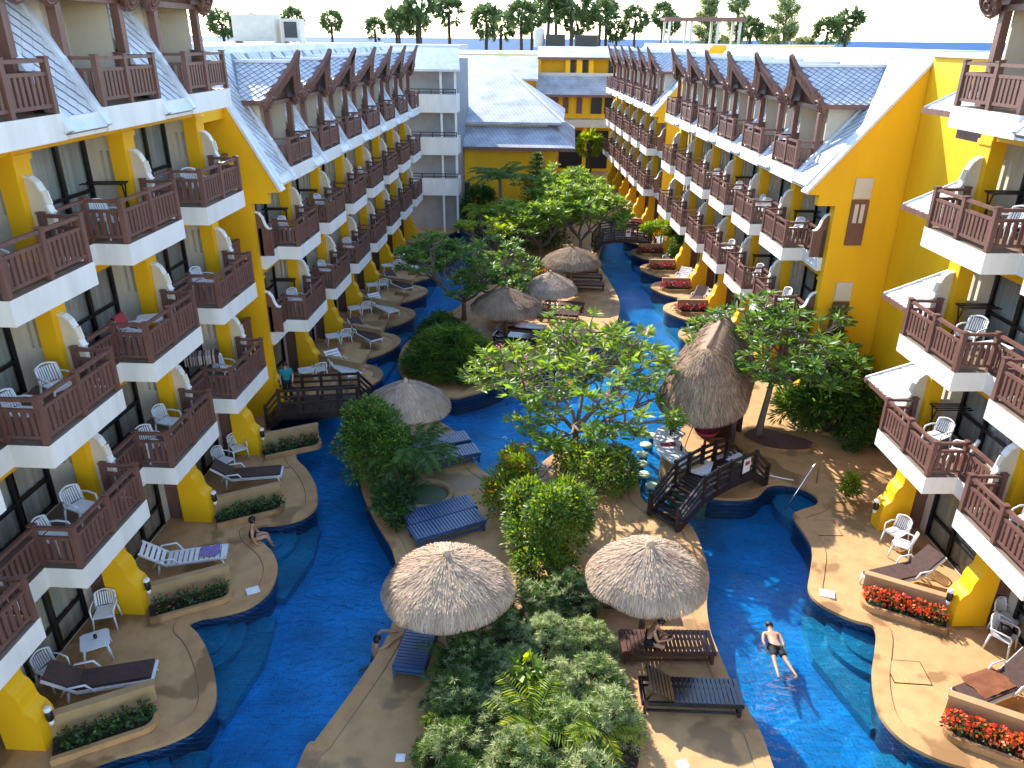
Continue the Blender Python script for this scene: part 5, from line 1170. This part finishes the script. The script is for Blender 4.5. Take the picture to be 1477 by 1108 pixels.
# tall grassy shrub on the rear island: thin arching blades
def grassy(name, label, loc, foot, n, L, W, mats, weights, seed, h=(.2, 1.3), cat='shrub', group=None, rotz=0):
    rg = np.random.default_rng(seed); C, D, S = [], [], []
    nc = max(12, n//26)
    for k in range(nc):
        a = rg.random()*6.283; rr = math.sqrt(rg.random()); x, y = foot[0]*rr*math.cos(a), foot[1]*rr*math.sin(a)
        z = h[0]+(h[1]-h[0])*(1-rr**2.2)*(.65+.5*rg.random())
        for q in range(26):
            e = rg.normal(size=3); e[2] = abs(e[2])*.55-.05; e /= np.linalg.norm(e); C.append((x, y, z)); D.append(e); S.append(L*(.6+.7*rg.random()))
    C = np.array(C); D = np.array(D); S = np.array(S); mi = np.repeat(rg.choice(len(mats), nc, p=np.array(weights)/sum(weights)), 26)
    r = empty(name, loc, rotz, label, cat, group); leaf_obj('foliage', C, D, S, np.full(len(S), W), mats, mi, r, curl=.05, seed=seed)
    mb = MB()
    for k in range(9): a = k*.7; x, y = foot[0]*.6*math.cos(a)*(k % 3)/2, foot[1]*.6*math.sin(a)*(k % 3)/2; mb.tube([(x*.8, y*.8, -.02), (x, y, h[1]*.8)], [.03, .015], 5)
    ob('stem', mb.mesh('stem', M_barkd), r); return r
grassy('grassy_shrub', 'tall mop-like grassy shrub at the tip of the rear island', (-2.75, 31.9, 0), (2.05, 1.75), 13000, .46, .042, [M_lf_md, M_lf_fr, M_lf_dk], [6, 4, 1], 36, (.3, 1.9))
grassy('grassy_shrub', 'grassy shrub joined to the mop-like one behind the pale tree', (-3.4, 34.8, 0), (1.3, 1.4), 5000, .42, .03, [M_lf_md, M_lf_dk], [3, 5], 37, (.3, 1.5))
# feathery bed at the front: a bed of soil with kerb, many soft shrubs, some fern-like palms
bed = smooth_poly([(-1.7, 9.2), (-1.75, 11.3), (-1.85, 12.8), (-1.5, 14.0), (-.6, 15.0), (.3, 16.0), (1.0, 16.6), (2.2, 16.4), (2.2, 15.0), (2.55, 14.0), (2.85, 13.0), (2.8, 11.7), (2.5, 10.9), (1.9, 10.5), (1.6, 9.2)], 5)
ob('garden_bed', MB().prism(bed, .004, .10, 0, 1).mesh('garden_bed', [M_coping, M_terra]), kind='structure')
FE = [(-1.15, 11.2), (-1.1, 12.5), (-.9, 13.6), (-.2, 14.6), (.55, 15.5), (1.5, 15.8), (-.1, 12.0), (.1, 13.2), (.9, 14.2), (1.8, 14.3), (1.9, 13.0), (2.1, 11.9), (1.1, 12.9), (1.1, 11.7), (.2, 10.8), (1.5, 10.6), (-.9, 10.2), (.5, 9.8)]
for i, (x, y) in enumerate(FE):
    dk = x < -.4 or y > 14.4
    grassy('feathery_shrub', 'soft feathery grey-green shrub in the bed between the front umbrellas', (x, y, .08), (.85, .85), 8500, .13, .010, [M_lf_gy, M_lf_md, M_lf_dk], [7, 2, .5] if not dk else [4, 3, 2], 100+i, (.15, .95+.25*((i*7) % 3)/2), group='feathery shrubs in the front bed')
def fern(label, loc, n, L, seed, m, tilt=.5, group=None, name='fern_palm', trunk=0, lw=.035, nl=18, cat='palm'):
    rg = np.random.default_rng(seed); C, D, S = [], [], []; r = empty(name, loc, 0, label, cat, group); mb = MB()
    for k in range(n):
        a = 2*math.pi*k/n+rg.random()*.6; el = tilt+.5*rg.random(); p = Vector((0, 0, trunk)); d = Vector((math.cos(a)*math.cos(el), math.sin(a)*math.cos(el), math.sin(el))); pts = [p.copy()]
        step = L*(.8+.4*rg.random())/9
        for q in range(9): p = p+d*step; d = (d+Vector((0, 0, -.13))).normalized(); pts.append(p.copy())
        mb.tube(pts, [.014*(1-i/11) for i in range(10)], 4, cap=False)
        for t in np.linspace(.15, 1, nl):
            i = min(int(t*9), 8); c = pts[i].lerp(pts[i+1], t*9-i); ax = (pts[i+1]-pts[i]).normalized(); sd_ = ax.cross(Vector((0, 0, 1))).normalized()
            for s_ in (-1, 1):
                e = sd_*s_+ax*.55+Vector((0, 0, -.15)); C.append(tuple(c)); D.append(tuple(e)); S.append(L*.30*(1-.6*abs(t-.45)))
    ob('frond_rib', mb.mesh('frond_rib', m), r); S = np.array(S); leaf_obj('fronds', np.array(C), np.array(D), S, np.full(len(S), lw), [m], None, r, curl=.05, seed=seed)
    if trunk: mb = MB(); mb.tube([(0, 0, -.05), (.05, .0, trunk*.5), (0, 0, trunk)], [.16, .13, .11], 8); ob('trunk', mb.mesh('trunk', M_bark), r)
    return r
fern('bright fern palm with arching fronds inside the feathery bed', (.55, 11.6, .75), 10, 1.15, 41, M_lf_yl)
fern('small bright fern palm beside the path edge of feathery bed', (-1.2, 12.0, .5), 6, .7, 42, M_lf_yl)
fern('dark fern palm at the pool side of feathery bed', (-1.3, 13.6, .4), 7, .9, 43, M_lf_pm)
fern('light fern palm near the kerb end of feathery bed', (1.9, 11.5, .75), 8, .9, 44, M_lf_yl)
bush('variegated_plant', 'yellow-leaved plant rising from middle of the feathery bed', (.35, 12.9, .1), [((0, 0, .95), (.28, .28, .22))], 120, .24, .12, [M_lf_yl], [1], 45, cat='plant', clumps=0)
fern('feather palm with long arching fronds between round bush and basin', (-3.2, 22.2, 0), 15, 1.7, 46, M_lf_pm, .35, trunk=1.3, nl=30, lw=.04)
fern('small cycad leaning over the round stone basin', (-3.2, 21.0, .1), 9, .75, 47, M_lf_dk, .3, trunk=.35, lw=.03)
# shrubs at the sunlit stair tower
bush('broadleaf_shrub', 'dense dark broadleaf shrub filling the corner below the sunlit stair tower', (12.2, 26.4, 0), [((0, 0, .9), (1.5, 1.0, .9)), ((-.9, .5, .7), (1.0, .8, .7)), ((.9, -.2, 1.4), (.9, .8, 1.0)), ((.2, .6, 1.9), (1.0, .8, 1.1))], 9000, .30, .075, [M_lf_dk, M_lf_md, M_lf_fr], [3, 4, 1], 48, cl=.28, shell=.6)
bush('clipped_hedge', 'low clipped hedge beside a yellow pillar under the sunlit awnings', (12.9, 25.2, 0), [((0, 0, .4), (.8, .7, .5))], 4000, .09, .05, [M_lf_md, M_lf_dk], [3, 2], 49, cat='hedge', cl=.2, shell=.85, clumps=80)
grassy('potted_grass', 'small bright tuft on top of the yellow bollard by sunlit deck', (11.0, 21.3, .3), (.25, .25), 500, .3, .03, [M_lf_yl, M_lf_md], [2, 1], 50, (.2, .7), cat='plant')
bush('topiary_hedge', 'flat-topped bright topiary hedge next to the arched far bridge', (10.6, 53.6, 0), [((0, 0, 1.7), (1.5, 1.0, .45))], 5000, .16, .08, [M_lf_yl, M_lf_md], [3, 2], 51, cat='hedge', cl=.22, shell=.85, clumps=90)
bush('topiary_ball', 'clipped green ball bush by yellow pillar near the far bridge', (11.2, 50.6, 0), [((0, 0, .9), (.7, .7, .95))], 3000, .14, .08, [M_lf_md, M_lf_dk], [3, 2], 52, cat='bush', cl=.2, shell=.85, clumps=60)
bush('clipped_hedge', 'tall shaded clipped hedge in front of the hall door', (-2.7, 60.5, 0), [((0, 0, 1.6), (1.4, 1.0, 1.6))], 6000, .16, .09, [M_lf_dk, M_lf_md], [4, 1], 53, cat='hedge', cl=.22, shell=.85, clumps=90)
bush('flower_bush', 'orange-red bougainvillea behind the shaggy and middle umbrellas', (-.2, 39.2, 0), [((0, 0, .8), (1.0, .5, .55)), ((-.8, -.4, .6), (.5, .4, .45))], 2600, .13, .08, [M_or, M_lf_md], [4, 1], 54, cat='bush', cl=.3)
bush('flower_bush', 'yellowish shrub with red tips between middle and far umbrellas', (1.0, 44.6, 0), [((0, 0, .7), (1.1, .7, .65)), ((-.9, -.7, .6), (.6, .5, .5))], 3000, .14, .07, [M_lf_yl, M_or, M_lf_md], [4, 1, 2], 55, cat='bush')
bush('undergrowth', 'dark low planting under the trees of the rear island', (.6, 54.5, 0), [((0, 0, .9), (3.2, 2.2, 1.0)), ((-2.2, 1.0, 1.0), (1.5, 2.4, 1.2))], 9000, .22, .09, [M_lf_dk, M_lf_md], [4, 2], 56, cat='shrubs', clumps=120)
# araucaria and palms of the rear island
def araucaria(label, loc, H, seed):
    rg = np.random.default_rng(seed); r = empty('araucaria_tree', loc, 0, label, 'tree'); mb = MB(); mb.tube([(0, 0, -.05), (0, 0, H)], [.14, .03], 7); C, D, S = [], [], []
    for t in np.linspace(.12, .98, 17):
        for k in range(7):
            a = 2*math.pi*k/7+t*9; Lb = 1.75*(1-t)**.75+.15; e = Vector((math.cos(a), math.sin(a), .25)); p = Vector((0, 0, H*t)); q = p+e*Lb; mb.tube([p, q], [.03, .01], 4, cap=False)
            for w in np.linspace(.15, 1, 12):
                for _ in range(5): C.append(tuple(p.lerp(q, w))); f = e*.5+Vector(rg.normal(size=3))*.7; D.append(tuple(f)); S.append(.22)
    ob('trunk', mb.mesh('trunk', M_barkd), r); leaf_obj('crown', np.array(C), np.array(D), np.array(S), np.full(len(S), .04), [M_lf_dk, M_lf_md], np.random.default_rng(1).integers(0, 2, len(S)), r, seed=seed); return r
araucaria('dark tiered araucaria tree in front of the yellow hall', (1.7, 57.8, 0), 6.2, 61)
fern('feathery courtyard palm in front of the yellow hall wall', (-1.0, 56.5, 0), 18, 2.3, 62, M_lf_pm, .45, trunk=4.4, nl=26, lw=.07)
fern('slim courtyard palm beside the hall door behind pale tree', (-2.3, 54.0, 0), 12, 1.6, 63, M_lf_yl, .5, trunk=2.6, nl=22, lw=.06)
def fan_palm(label, loc, H, R, seed, m, nleaf=46, sc=1, name='fan_palm', group=None, share=None):
    r = empty(name, loc, 0, label, 'palm', group)
    def crown():
        rg = np.random.default_rng(seed); C, D, S = [], [], []
        for k in range(nleaf):
            e = rg.normal(size=3); e[2] = e[2]*.9+.25; e /= np.linalg.norm(e); c = e*R*.62; ref = np.cross(e, rg.normal(size=3)); ref /= np.linalg.norm(ref); oth = np.cross(e, ref)
            for a in np.linspace(-2.0, 2.0, 13):
                d = e*math.cos(a)+ref*math.sin(a)+oth*.12*rg.normal(); C.append(c); D.append(d); S.append(R*.48*(.8+.3*rg.random()))
        S = np.array(S); return np.array(C), np.array(D), S
    C, D, S = crown(); o = leaf_obj('crown', C, D, S, S*.22, [m], None, r, curl=.05, seed=seed); o.location = (0, 0, H)
    mb = MB(); mb.tube([(0, 0, -.3), (.1, 0, H*.5), (0, 0, H)], [.28, .2, .17], 8); ob('trunk', mb.mesh('trunk', M_barkd), r); return r
fp = fan_palm('bright fan palm in front of the rear building by farthest wing', (7.6, 80.0, 0), 4.2, 1.5, 64, M_lf_yl)
# beach palms and casuarinas on the skyline
PP = {}
def sky_palm(x, top_z, Y, R, i):
    key = i % 5
    if key not in PP:
        rg = np.random.default_rng(200+key); tmp = fan_palm('x', (0, 0, -90), 14, 1.9, 200+key, M_lf_far, 44, name='sugar_palm'); PP[key] = tmp
    src = PP[key]; o = copy_tree(src); s_ = R/1.9; o.location = (x, Y, top_z-R-14*s_); o.scale = (s_,)*3
    o['label'] = 'tall sugar palm with round ragged crown on the beach skyline'; o['group'] = 'sugar palms on the skyline'; o.rotation_euler = (0, 0, i*1.7)
    return o
def sp(px, top, base, i, Y=165):
    # skyline position: bearing and apparent height converted to world offsets at distance Y
    x = (px-743)*Y/1213*1.0; zt = CAMH+(55+(px-743)*.0087-top)*Y/1213; R_c = max(2.7, (base-top)*Y/1213*.60); sky_palm(x, zt, Y+(i*37) % 25, R_c, i)
SKY = [(322, 12, 52), (400, 8, 45), (441, 9, 45), (528, 22, 50), (548, 5, 45), (566, 8, 45), (583, 8, 48), (598, -18, 35), (636, -12, 35), (700, 4, 50), (720, 8, 55), (752, 0, 45), (770, -2, 40), (793, -15, 30), (808, -14, 30), (826, -22, 30), (842, 10, 52), (868, 0, 40), (886, -8, 35), (918, 8, 45), (903, 26, 52), (957, 5, 38), (984, 16, 45), (1195, 23, 62), (1258, 9, 58), (1082, 22, 56), (1136, 36, 62)]
for i, (px, t, b) in enumerate(SKY): sp(px, t, b, i)
for k in list(PP):
    for ch in list(PP[k].children): bpy.data.objects.remove(ch)
    bpy.data.objects.remove(PP[k])
def casuarina(label, x, Y, H, W, z0, seed):
    rg = np.random.default_rng(seed); r = empty('casuarina_tree', (x, Y, z0), 0, label, 'tree', None); mb = MB(); mb.tube([(0, 0, 0), (.2, 0, H*.5), (0, 0, H)], [.35, .25, .05], 7); C, D, S = [], [], []
    for k in range(95):
        t = .12+.86*rg.random(); a = rg.random()*6.283; Lb = W*(1.05-t*.75)*(.6+.6*rg.random()); e = Vector((math.cos(a), math.sin(a), .45+.5*rg.random())).normalized(); p = Vector((0, 0, H*t)); q = p+e*Lb; mb.tube([p, q], [.08, .02], 4, cap=False)
        for w in np.linspace(.3, 1, 16):
            for _ in range(9): C.append(tuple(p.lerp(q, w)+Vector(rg.normal(size=3))*.28)); f = e+Vector(rg.normal(size=3))*.8; D.append(tuple(f)); S.append(.75*(.6+.7*rg.random()))
    ob('trunk', mb.mesh('trunk', M_barkd), r); S = np.array(S); leaf_obj('crown', np.array(C), np.array(D), S, np.full(len(S), .10), [M_lf_far, M_lf_gy], rg.integers(0, 2, len(S)), r, seed=seed)
casuarina('wispy casuarina tree on skyline beside the roof pergola', 38.5, 170, 21.5, 6.0, 1, 71)
casuarina('tall wispy casuarina tree between the other two on the skyline', 45, 172, 23, 5.5, 1, 72)
casuarina('broad dense casuarina tree on the skyline before the last two palms', 52.5, 165, 21.5, 7.0, 0, 73)
casuarina('low casuarina tree at far edge of the casuarina group', 58, 168, 15, 5.0, -1, 74)
casuarina('thin bare casuarina tree beyond cooling boxes of the shaded wing', -50, 160, 15, 3.5, 2, 75)
# ---------------------------------------------------------------- people
def figure(label, loc, rotz, J, E_, R, clothes, hair_c, hair_r, face_dir, skin=None, hairlong=0):
    r = J; names = list(J); idx = {n: i for i, n in enumerate(names)}
    me = bpy.data.meshes.new('person'); me.from_pydata([J[n] for n in names], [(idx[a], idx[b]) for a, b in E_], []); me.materials.append(skin or M_skin)
    o = ob('person', me, None, loc, rotz, label, 'person'); sk = o.modifiers.new('skin', 'SKIN'); sk.use_smooth_shade = True; sk.branch_smoothing = .6
    for n in names: v = me.skin_vertices[0].data[idx[n]]; v.radius = (R[n],)*2 if not hasattr(R[n], '__len__') else R[n]; v.use_root = (n == 'pelvis')
    ss = o.modifiers.new('sub', 'SUBSURF'); ss.levels = 1; ss.render_levels = 2
    for cname, chain, edges, rad, m in clothes:
        nm = list(chain); ix = {n: i for i, n in enumerate(nm)}
        mc = bpy.data.meshes.new(cname); mc.from_pydata([chain[n] for n in nm], [(ix[a], ix[b]) for a, b in edges], []); mc.materials.append(m)
        c = ob(cname, mc, o); s2 = c.modifiers.new('skin', 'SKIN'); s2.use_smooth_shade = True
        for i, n in enumerate(nm): v = mc.skin_vertices[0].data[i]; v.radius = rad[n] if hasattr(rad[n], '__len__') else (rad[n],)*2; v.use_root = i == 0
        c.modifiers.new('sub', 'SUBSURF').render_levels = 2
    f = Vector(face_dir).normalized(); hc = Vector(hair_c); mb = MB(); nu, nv = 16, 10; verts = []
    zc = Vector((0, 0, 1)); sd_ = f.cross(zc); sd_ = sd_.normalized() if sd_.length > .1 else Vector((1, 0, 0)); upv = sd_.cross(f)
    for i in range(nv+1):
        th = math.pi*i/nv
        for k in range(nu):
            ph = 2*math.pi*k/nu; d = sd_*math.sin(th)*math.cos(ph)+f*math.sin(th)*math.sin(ph)+upv*math.cos(th)
            cut = 1.0 if d.dot(f) < .35 or d.dot(upv) > .55 else .80
            if d.dot(upv) < -.45 and not hairlong: cut = .8
            ext = 1+hairlong*max(0, -d.dot(upv))*max(0, -d.dot(f))
            verts.append(tuple(hc+d*hair_r*cut*ext))
    mb.v = verts
    for i in range(nv):
        for k in range(nu): mb.f.append((i*nu+k, (i+1)*nu+k, (i+1)*nu+(k+1) % nu, i*nu+(k+1) % nu)); mb.m.append(0); mb.s.append(True)
    ob('hair', mb.mesh('hair', M_hair), o)
    # nose, eyes and ears on the face side
    mb = MB()
    for s_ in (-1, 1): c = hc+f*hair_r*.90+sd_*s_*.035+upv*.005; mb.lathe([(.003, -.008), (.012, 0), (.003, .008)], 6, tuple(c))
    ob('eyes', mb.mesh('eyes', M_hair), o)
    mb = MB(); mb.tube([hc+f*hair_r*.86+upv*.0, hc+f*hair_r*1.08-upv*.03, hc+f*hair_r*.92-upv*.045], [.010, .016, .012], 6)
    for s_ in (-1, 1): mb.tube([hc+sd_*s_*hair_r*.92+upv*.015, hc+sd_*s_*hair_r*1.0-upv*.0, hc+sd_*s_*hair_r*.92-upv*.03], [.010, .016, .010], 6)
    ob('nose_and_ears', mb.mesh('nose_and_ears', skin or M_skin), o)
    return o
def hand(J, E_, R, side, wrist, palm_dir, finger_dir, spread_dir):
    w = Vector(J[wrist]); fd = Vector(finger_dir).normalized(); sp_ = Vector(spread_dir).normalized(); cd_ = Vector(palm_dir).normalized()
    p = f'{side}_palm'; J[p] = tuple(w+fd*.07); R[p] = (.036, .02); E_.append((wrist, p))
    for k, (off, ln) in enumerate(((-.03, .065), (-.010, .075), (.011, .07), (.030, .055))):
        a, b = f'{side}_f{k}a', f'{side}_f{k}b'; J[a] = tuple(w+fd*.11+sp_*off); J[b] = tuple(w+fd*(.11+ln)+sp_*off*1.15+cd_*.02); R[a] = .0095; R[b] = .008; E_ += [(p, a), (a, b)]
    a, b = f'{side}_ta', f'{side}_tb'; J[a] = tuple(w+fd*.05-sp_*.05); J[b] = tuple(w+fd*.09-sp_*.065+cd_*.015); R[a] = .011; R[b] = .009; E_ += [(p, a), (a, b)]
BODY_E = [('pelvis', 'waist'), ('waist', 'chest'), ('chest', 'neck'), ('neck', 'head'), ('head', 'crown')] + sum([[('chest', s+'sh'), (s+'sh', s+'el'), (s+'el', s+'wr'), ('pelvis', s+'hip'), (s+'hip', s+'kn'), (s+'kn', s+'an'), (s+'an', s+'toe')] for s in 'lr'], [])
BODY_R = dict(pelvis=(.15, .115), waist=(.135, .10), chest=(.165, .115), neck=.055, head=(.082, .095), crown=(.06, .07))
for s in 'lr': BODY_R.update({s+'sh': .062, s+'el': .043, s+'wr': .030, s+'hip': .088, s+'kn': .056, s+'an': .037, s+'toe': .030})
def body(**kw): return dict(kw)
# swimmer, face down, local +y towards the head
J = body(pelvis=(0, 0, 0), waist=(0, .17, .0), chest=(0, .38, .02), neck=(0, .56, .03), head=(0, .67, .06), crown=(0, .76, .07),
         lsh=(-.19, .46, .01), lel=(-.25, .22, -.05), lwr=(-.22, -.02, -.08), rsh=(.19, .46, .01), rel=(.25, .22, -.05), rwr=(.23, -.02, -.08),
         lhip=(-.09, -.08, 0), lkn=(-.14, -.46, -.04), lan=(-.16, -.86, -.04), ltoe=(-.17, -1.02, -.06), rhip=(.09, -.08, 0), rkn=(.16, -.46, -.04), ran=(.26, -.86, -.05), rtoe=(.30, -1.0, -.07))
E1 = list(BODY_E); R1 = dict(BODY_R); hand(J, E1, R1, 'l', 'lwr', (0, 0, -1), (-.0, -1, -.1), (1, 0, 0)); hand(J, E1, R1, 'r', 'rwr', (0, 0, -1), (.1, -1, -.1), (-1, 0, 0))
figure('bare-backed swimmer in black shorts floating face down in sunlit channel', (6.75, 15.0, WZ+.03), R_(-3), J, E1, R1,
       [('shorts', dict(p=(0, .06, 0), lh=(-.09, -.08, 0), lk=(-.115, -.34, -.025), rh=(.09, -.08, 0), rk=(.13, -.34, -.025)), [('p', 'lh'), ('lh', 'lk'), ('p', 'rh'), ('rh', 'rk')], dict(p=(.155, .12), lh=.10, lk=.095, rh=.10, rk=.095), M_cloth_bk)], (0, .70, .075), .105, (0, .25, -1))
# person seated on the reddish lounger, side on, bent over a phone, facing +x
J = body(pelvis=(0, 0, .10), waist=(.03, 0, .27), chest=(.12, 0, .46), neck=(.22, 0, .60), head=(.29, 0, .68), crown=(.31, 0, .77),
         lsh=(.13, .17, .51), lel=(.24, .22, .27), lwr=(.42, .10, .24), rsh=(.13, -.17, .51), rel=(.25, -.22, .27), rwr=(.43, -.09, .24),
         lhip=(.05, .09, .09), lkn=(.42, .24, .16), lan=(.30, -.02, .07), ltoe=(.36, -.16, .05), rhip=(.05, -.09, .09), rkn=(.42, -.26, .16), ran=(.34, .08, .07), rtoe=(.42, .2, .05))
E1 = list(BODY_E); R1 = dict(BODY_R); hand(J, E1, R1, 'l', 'lwr', (0, -1, .3), (1, -.3, .2), (0, 0, 1)); hand(J, E1, R1, 'r', 'rwr', (0, 1, .3), (1, .3, .2), (0, 0, 1))
figure('bare-backed person in black shorts sitting cross-legged on the reddish lounger', (3.35, 14.45, .41), R_(-15), J, E1, R1,
       [('shorts', dict(p=(0, 0, .12), lh=(.05, .09, .10), lk=(.28, .17, .14), rh=(.05, -.09, .10), rk=(.28, -.18, .14)), [('p', 'lh'), ('lh', 'lk'), ('p', 'rh'), ('rh', 'rk')], dict(p=(.158, .125), lh=.105, lk=.09, rh=.105, rk=.09), M_cloth_bk)], (.285, 0, .70), .108, (1, 0, -.5))
mb = MB(); mb.box(-.04, .04, -.075, .075, -.005, .005); ob('phone', mb.mesh('phone', M_frame), None, (3.87, 14.33, .70), R_(-15), 'dark phone in the hands of the seated person', 'phone', rot=(0, R_(-35), R_(-15)))
# person in the pool leaning on the island edge, facing +x
J = body(pelvis=(-.16, 0, -.50), waist=(-.15, 0, -.34), chest=(-.10, 0, -.10), neck=(-.06, 0, .06), head=(-.03, 0, .16), crown=(-.04, 0, .25),
         lsh=(-.09, .18, -.05), lel=(.14, .34, .075), lwr=(.38, .24, .075), rsh=(-.09, -.18, -.05), rel=(.16, -.2, .075), rwr=(.42, -.06, .075),
         lhip=(-.16, .09, -.55), lkn=(-.16, .12, -.72), lan=(-.45, .12, -.76), ltoe=(-.58, .12, -.78), rhip=(-.16, -.09, -.55), rkn=(-.16, -.12, -.72), ran=(-.45, -.12, -.76), rtoe=(-.58, -.12, -.78))
E1 = list(BODY_E); R1 = dict(BODY_R); hand(J, E1, R1, 'l', 'lwr', (0, 0, -1), (1, -.3, -.1), (0, 1, 0)); hand(J, E1, R1, 'r', 'rwr', (0, 0, -1), (1, .3, -.1), (0, 1, 0))
figure('dark-haired bather in the pool resting both arms on the island edge', (-3.25, 14.75, .0), R_(25), J, E1, R1, [('swimwear', dict(a=(-.16, 0, -.52), b=(-.155, 0, -.42)), [('a', 'b')], dict(a=(.16, .125), b=(.15, .12)), M_cloth_bk)], (-.04, 0, .175), .108, (1, .2, 0), hairlong=.35)
# woman seated on the edge with her feet in the water, back to the viewer, facing +x / away
J = body(pelvis=(0, 0, .10), waist=(.02, 0, .26), chest=(.05, 0, .46), neck=(.07, 0, .62), head=(.09, .01, .72), crown=(.08, .01, .81),
         lsh=(.03, .16, .53), lel=(.10, .22, .28), lwr=(.22, .2, .12), rsh=(.03, -.16, .53), rel=(-.0, -.24, .28), rwr=(.10, -.27, .04),
         lhip=(.03, .09, .09), lkn=(.42, .12, .10), lan=(.50, .14, -.28), ltoe=(.62, .15, -.33), rhip=(.03, -.09, .09), rkn=(.42, -.06, .11), ran=(.52, -.04, -.28), rtoe=(.64, -.03, -.33))
E1 = list(BODY_E); R1 = dict(BODY_R); hand(J, E1, R1, 'l', 'lwr', (0, 0, -1), (1, 0, -.2), (0, 1, 0)); hand(J, E1, R1, 'r', 'rwr', (0, 0, -1), (.6, -.6, -.2), (0, 1, 0))
figure('dark-haired bather in black swimsuit sitting on the shaded pool edge', (-7.72, 18.95, .015), R_(22), J, E1, R1,
       [('swimsuit', dict(a=(0, 0, .10), b=(.02, 0, .26), c=(.045, 0, .40)), [('a', 'b'), ('b', 'c')], dict(a=(.168, .135), b=(.15, .115), c=(.158, .118)), M_cloth_bk)], (.075, .01, .735), .115, (1, .3, 0), hairlong=.2)
# staff member in teal standing on the dark bridge
J = body(pelvis=(0, 0, .95), waist=(0, 0, 1.10), chest=(0, .0, 1.32), neck=(0, 0, 1.48), head=(0, .01, 1.60), crown=(0, .01, 1.70),
         lsh=(-.18, 0, 1.40), lel=(-.24, .0, 1.12), lwr=(-.2, .14, .95), rsh=(.18, 0, 1.40), rel=(.25, .02, 1.12), rwr=(.24, .16, .98),
         lhip=(-.09, 0, .92), lkn=(-.10, .03, .50), lan=(-.10, 0, .08), ltoe=(-.11, .13, .035), rhip=(.09, 0, .92), rkn=(.10, .03, .50), ran=(.11, 0, .08), rtoe=(.12, .13, .035))
E1 = list(BODY_E); R1 = dict(BODY_R); hand(J, E1, R1, 'l', 'lwr', (1, 0, 0), (.1, .5, -.8), (0, 1, 0)); hand(J, E1, R1, 'r', 'rwr', (-1, 0, 0), (-.1, .5, -.8), (0, 1, 0))
figure('person in teal shirt and dark trousers standing on the dark timber bridge', (-8.75, 27.15, .655), R_(200), J, E1, R1,
       [('shirt', dict(a=(0, 0, .92), b=(0, 0, 1.10), c=(0, 0, 1.33), l=(-.18, 0, 1.40), le=(-.225, 0, 1.22), r=(.18, 0, 1.40), re=(.23, 0, 1.22)), [('a', 'b'), ('b', 'c'), ('c', 'l'), ('l', 'le'), ('c', 'r'), ('r', 're')], dict(a=(.17, .135), b=(.16, .125), c=(.178, .13), l=.08, le=.07, r=.08, re=.07), M_cloth_tl),
        ('trousers', dict(p=(0, 0, .95), lh=(-.09, 0, .92), lk=(-.10, .03, .50), la=(-.10, 0, .10), rh=(.09, 0, .92), rk=(.10, .03, .50), ra=(.11, 0, .10)), [('p', 'lh'), ('lh', 'lk'), ('lk', 'la'), ('p', 'rh'), ('rh', 'rk'), ('rk', 'ra')], dict(p=(.155, .12), lh=.105, lk=.08, la=.07, rh=.105, rk=.08, ra=.07), M_cloth_bk)], (0, .0, 1.625), .11, (0, 1, 0))
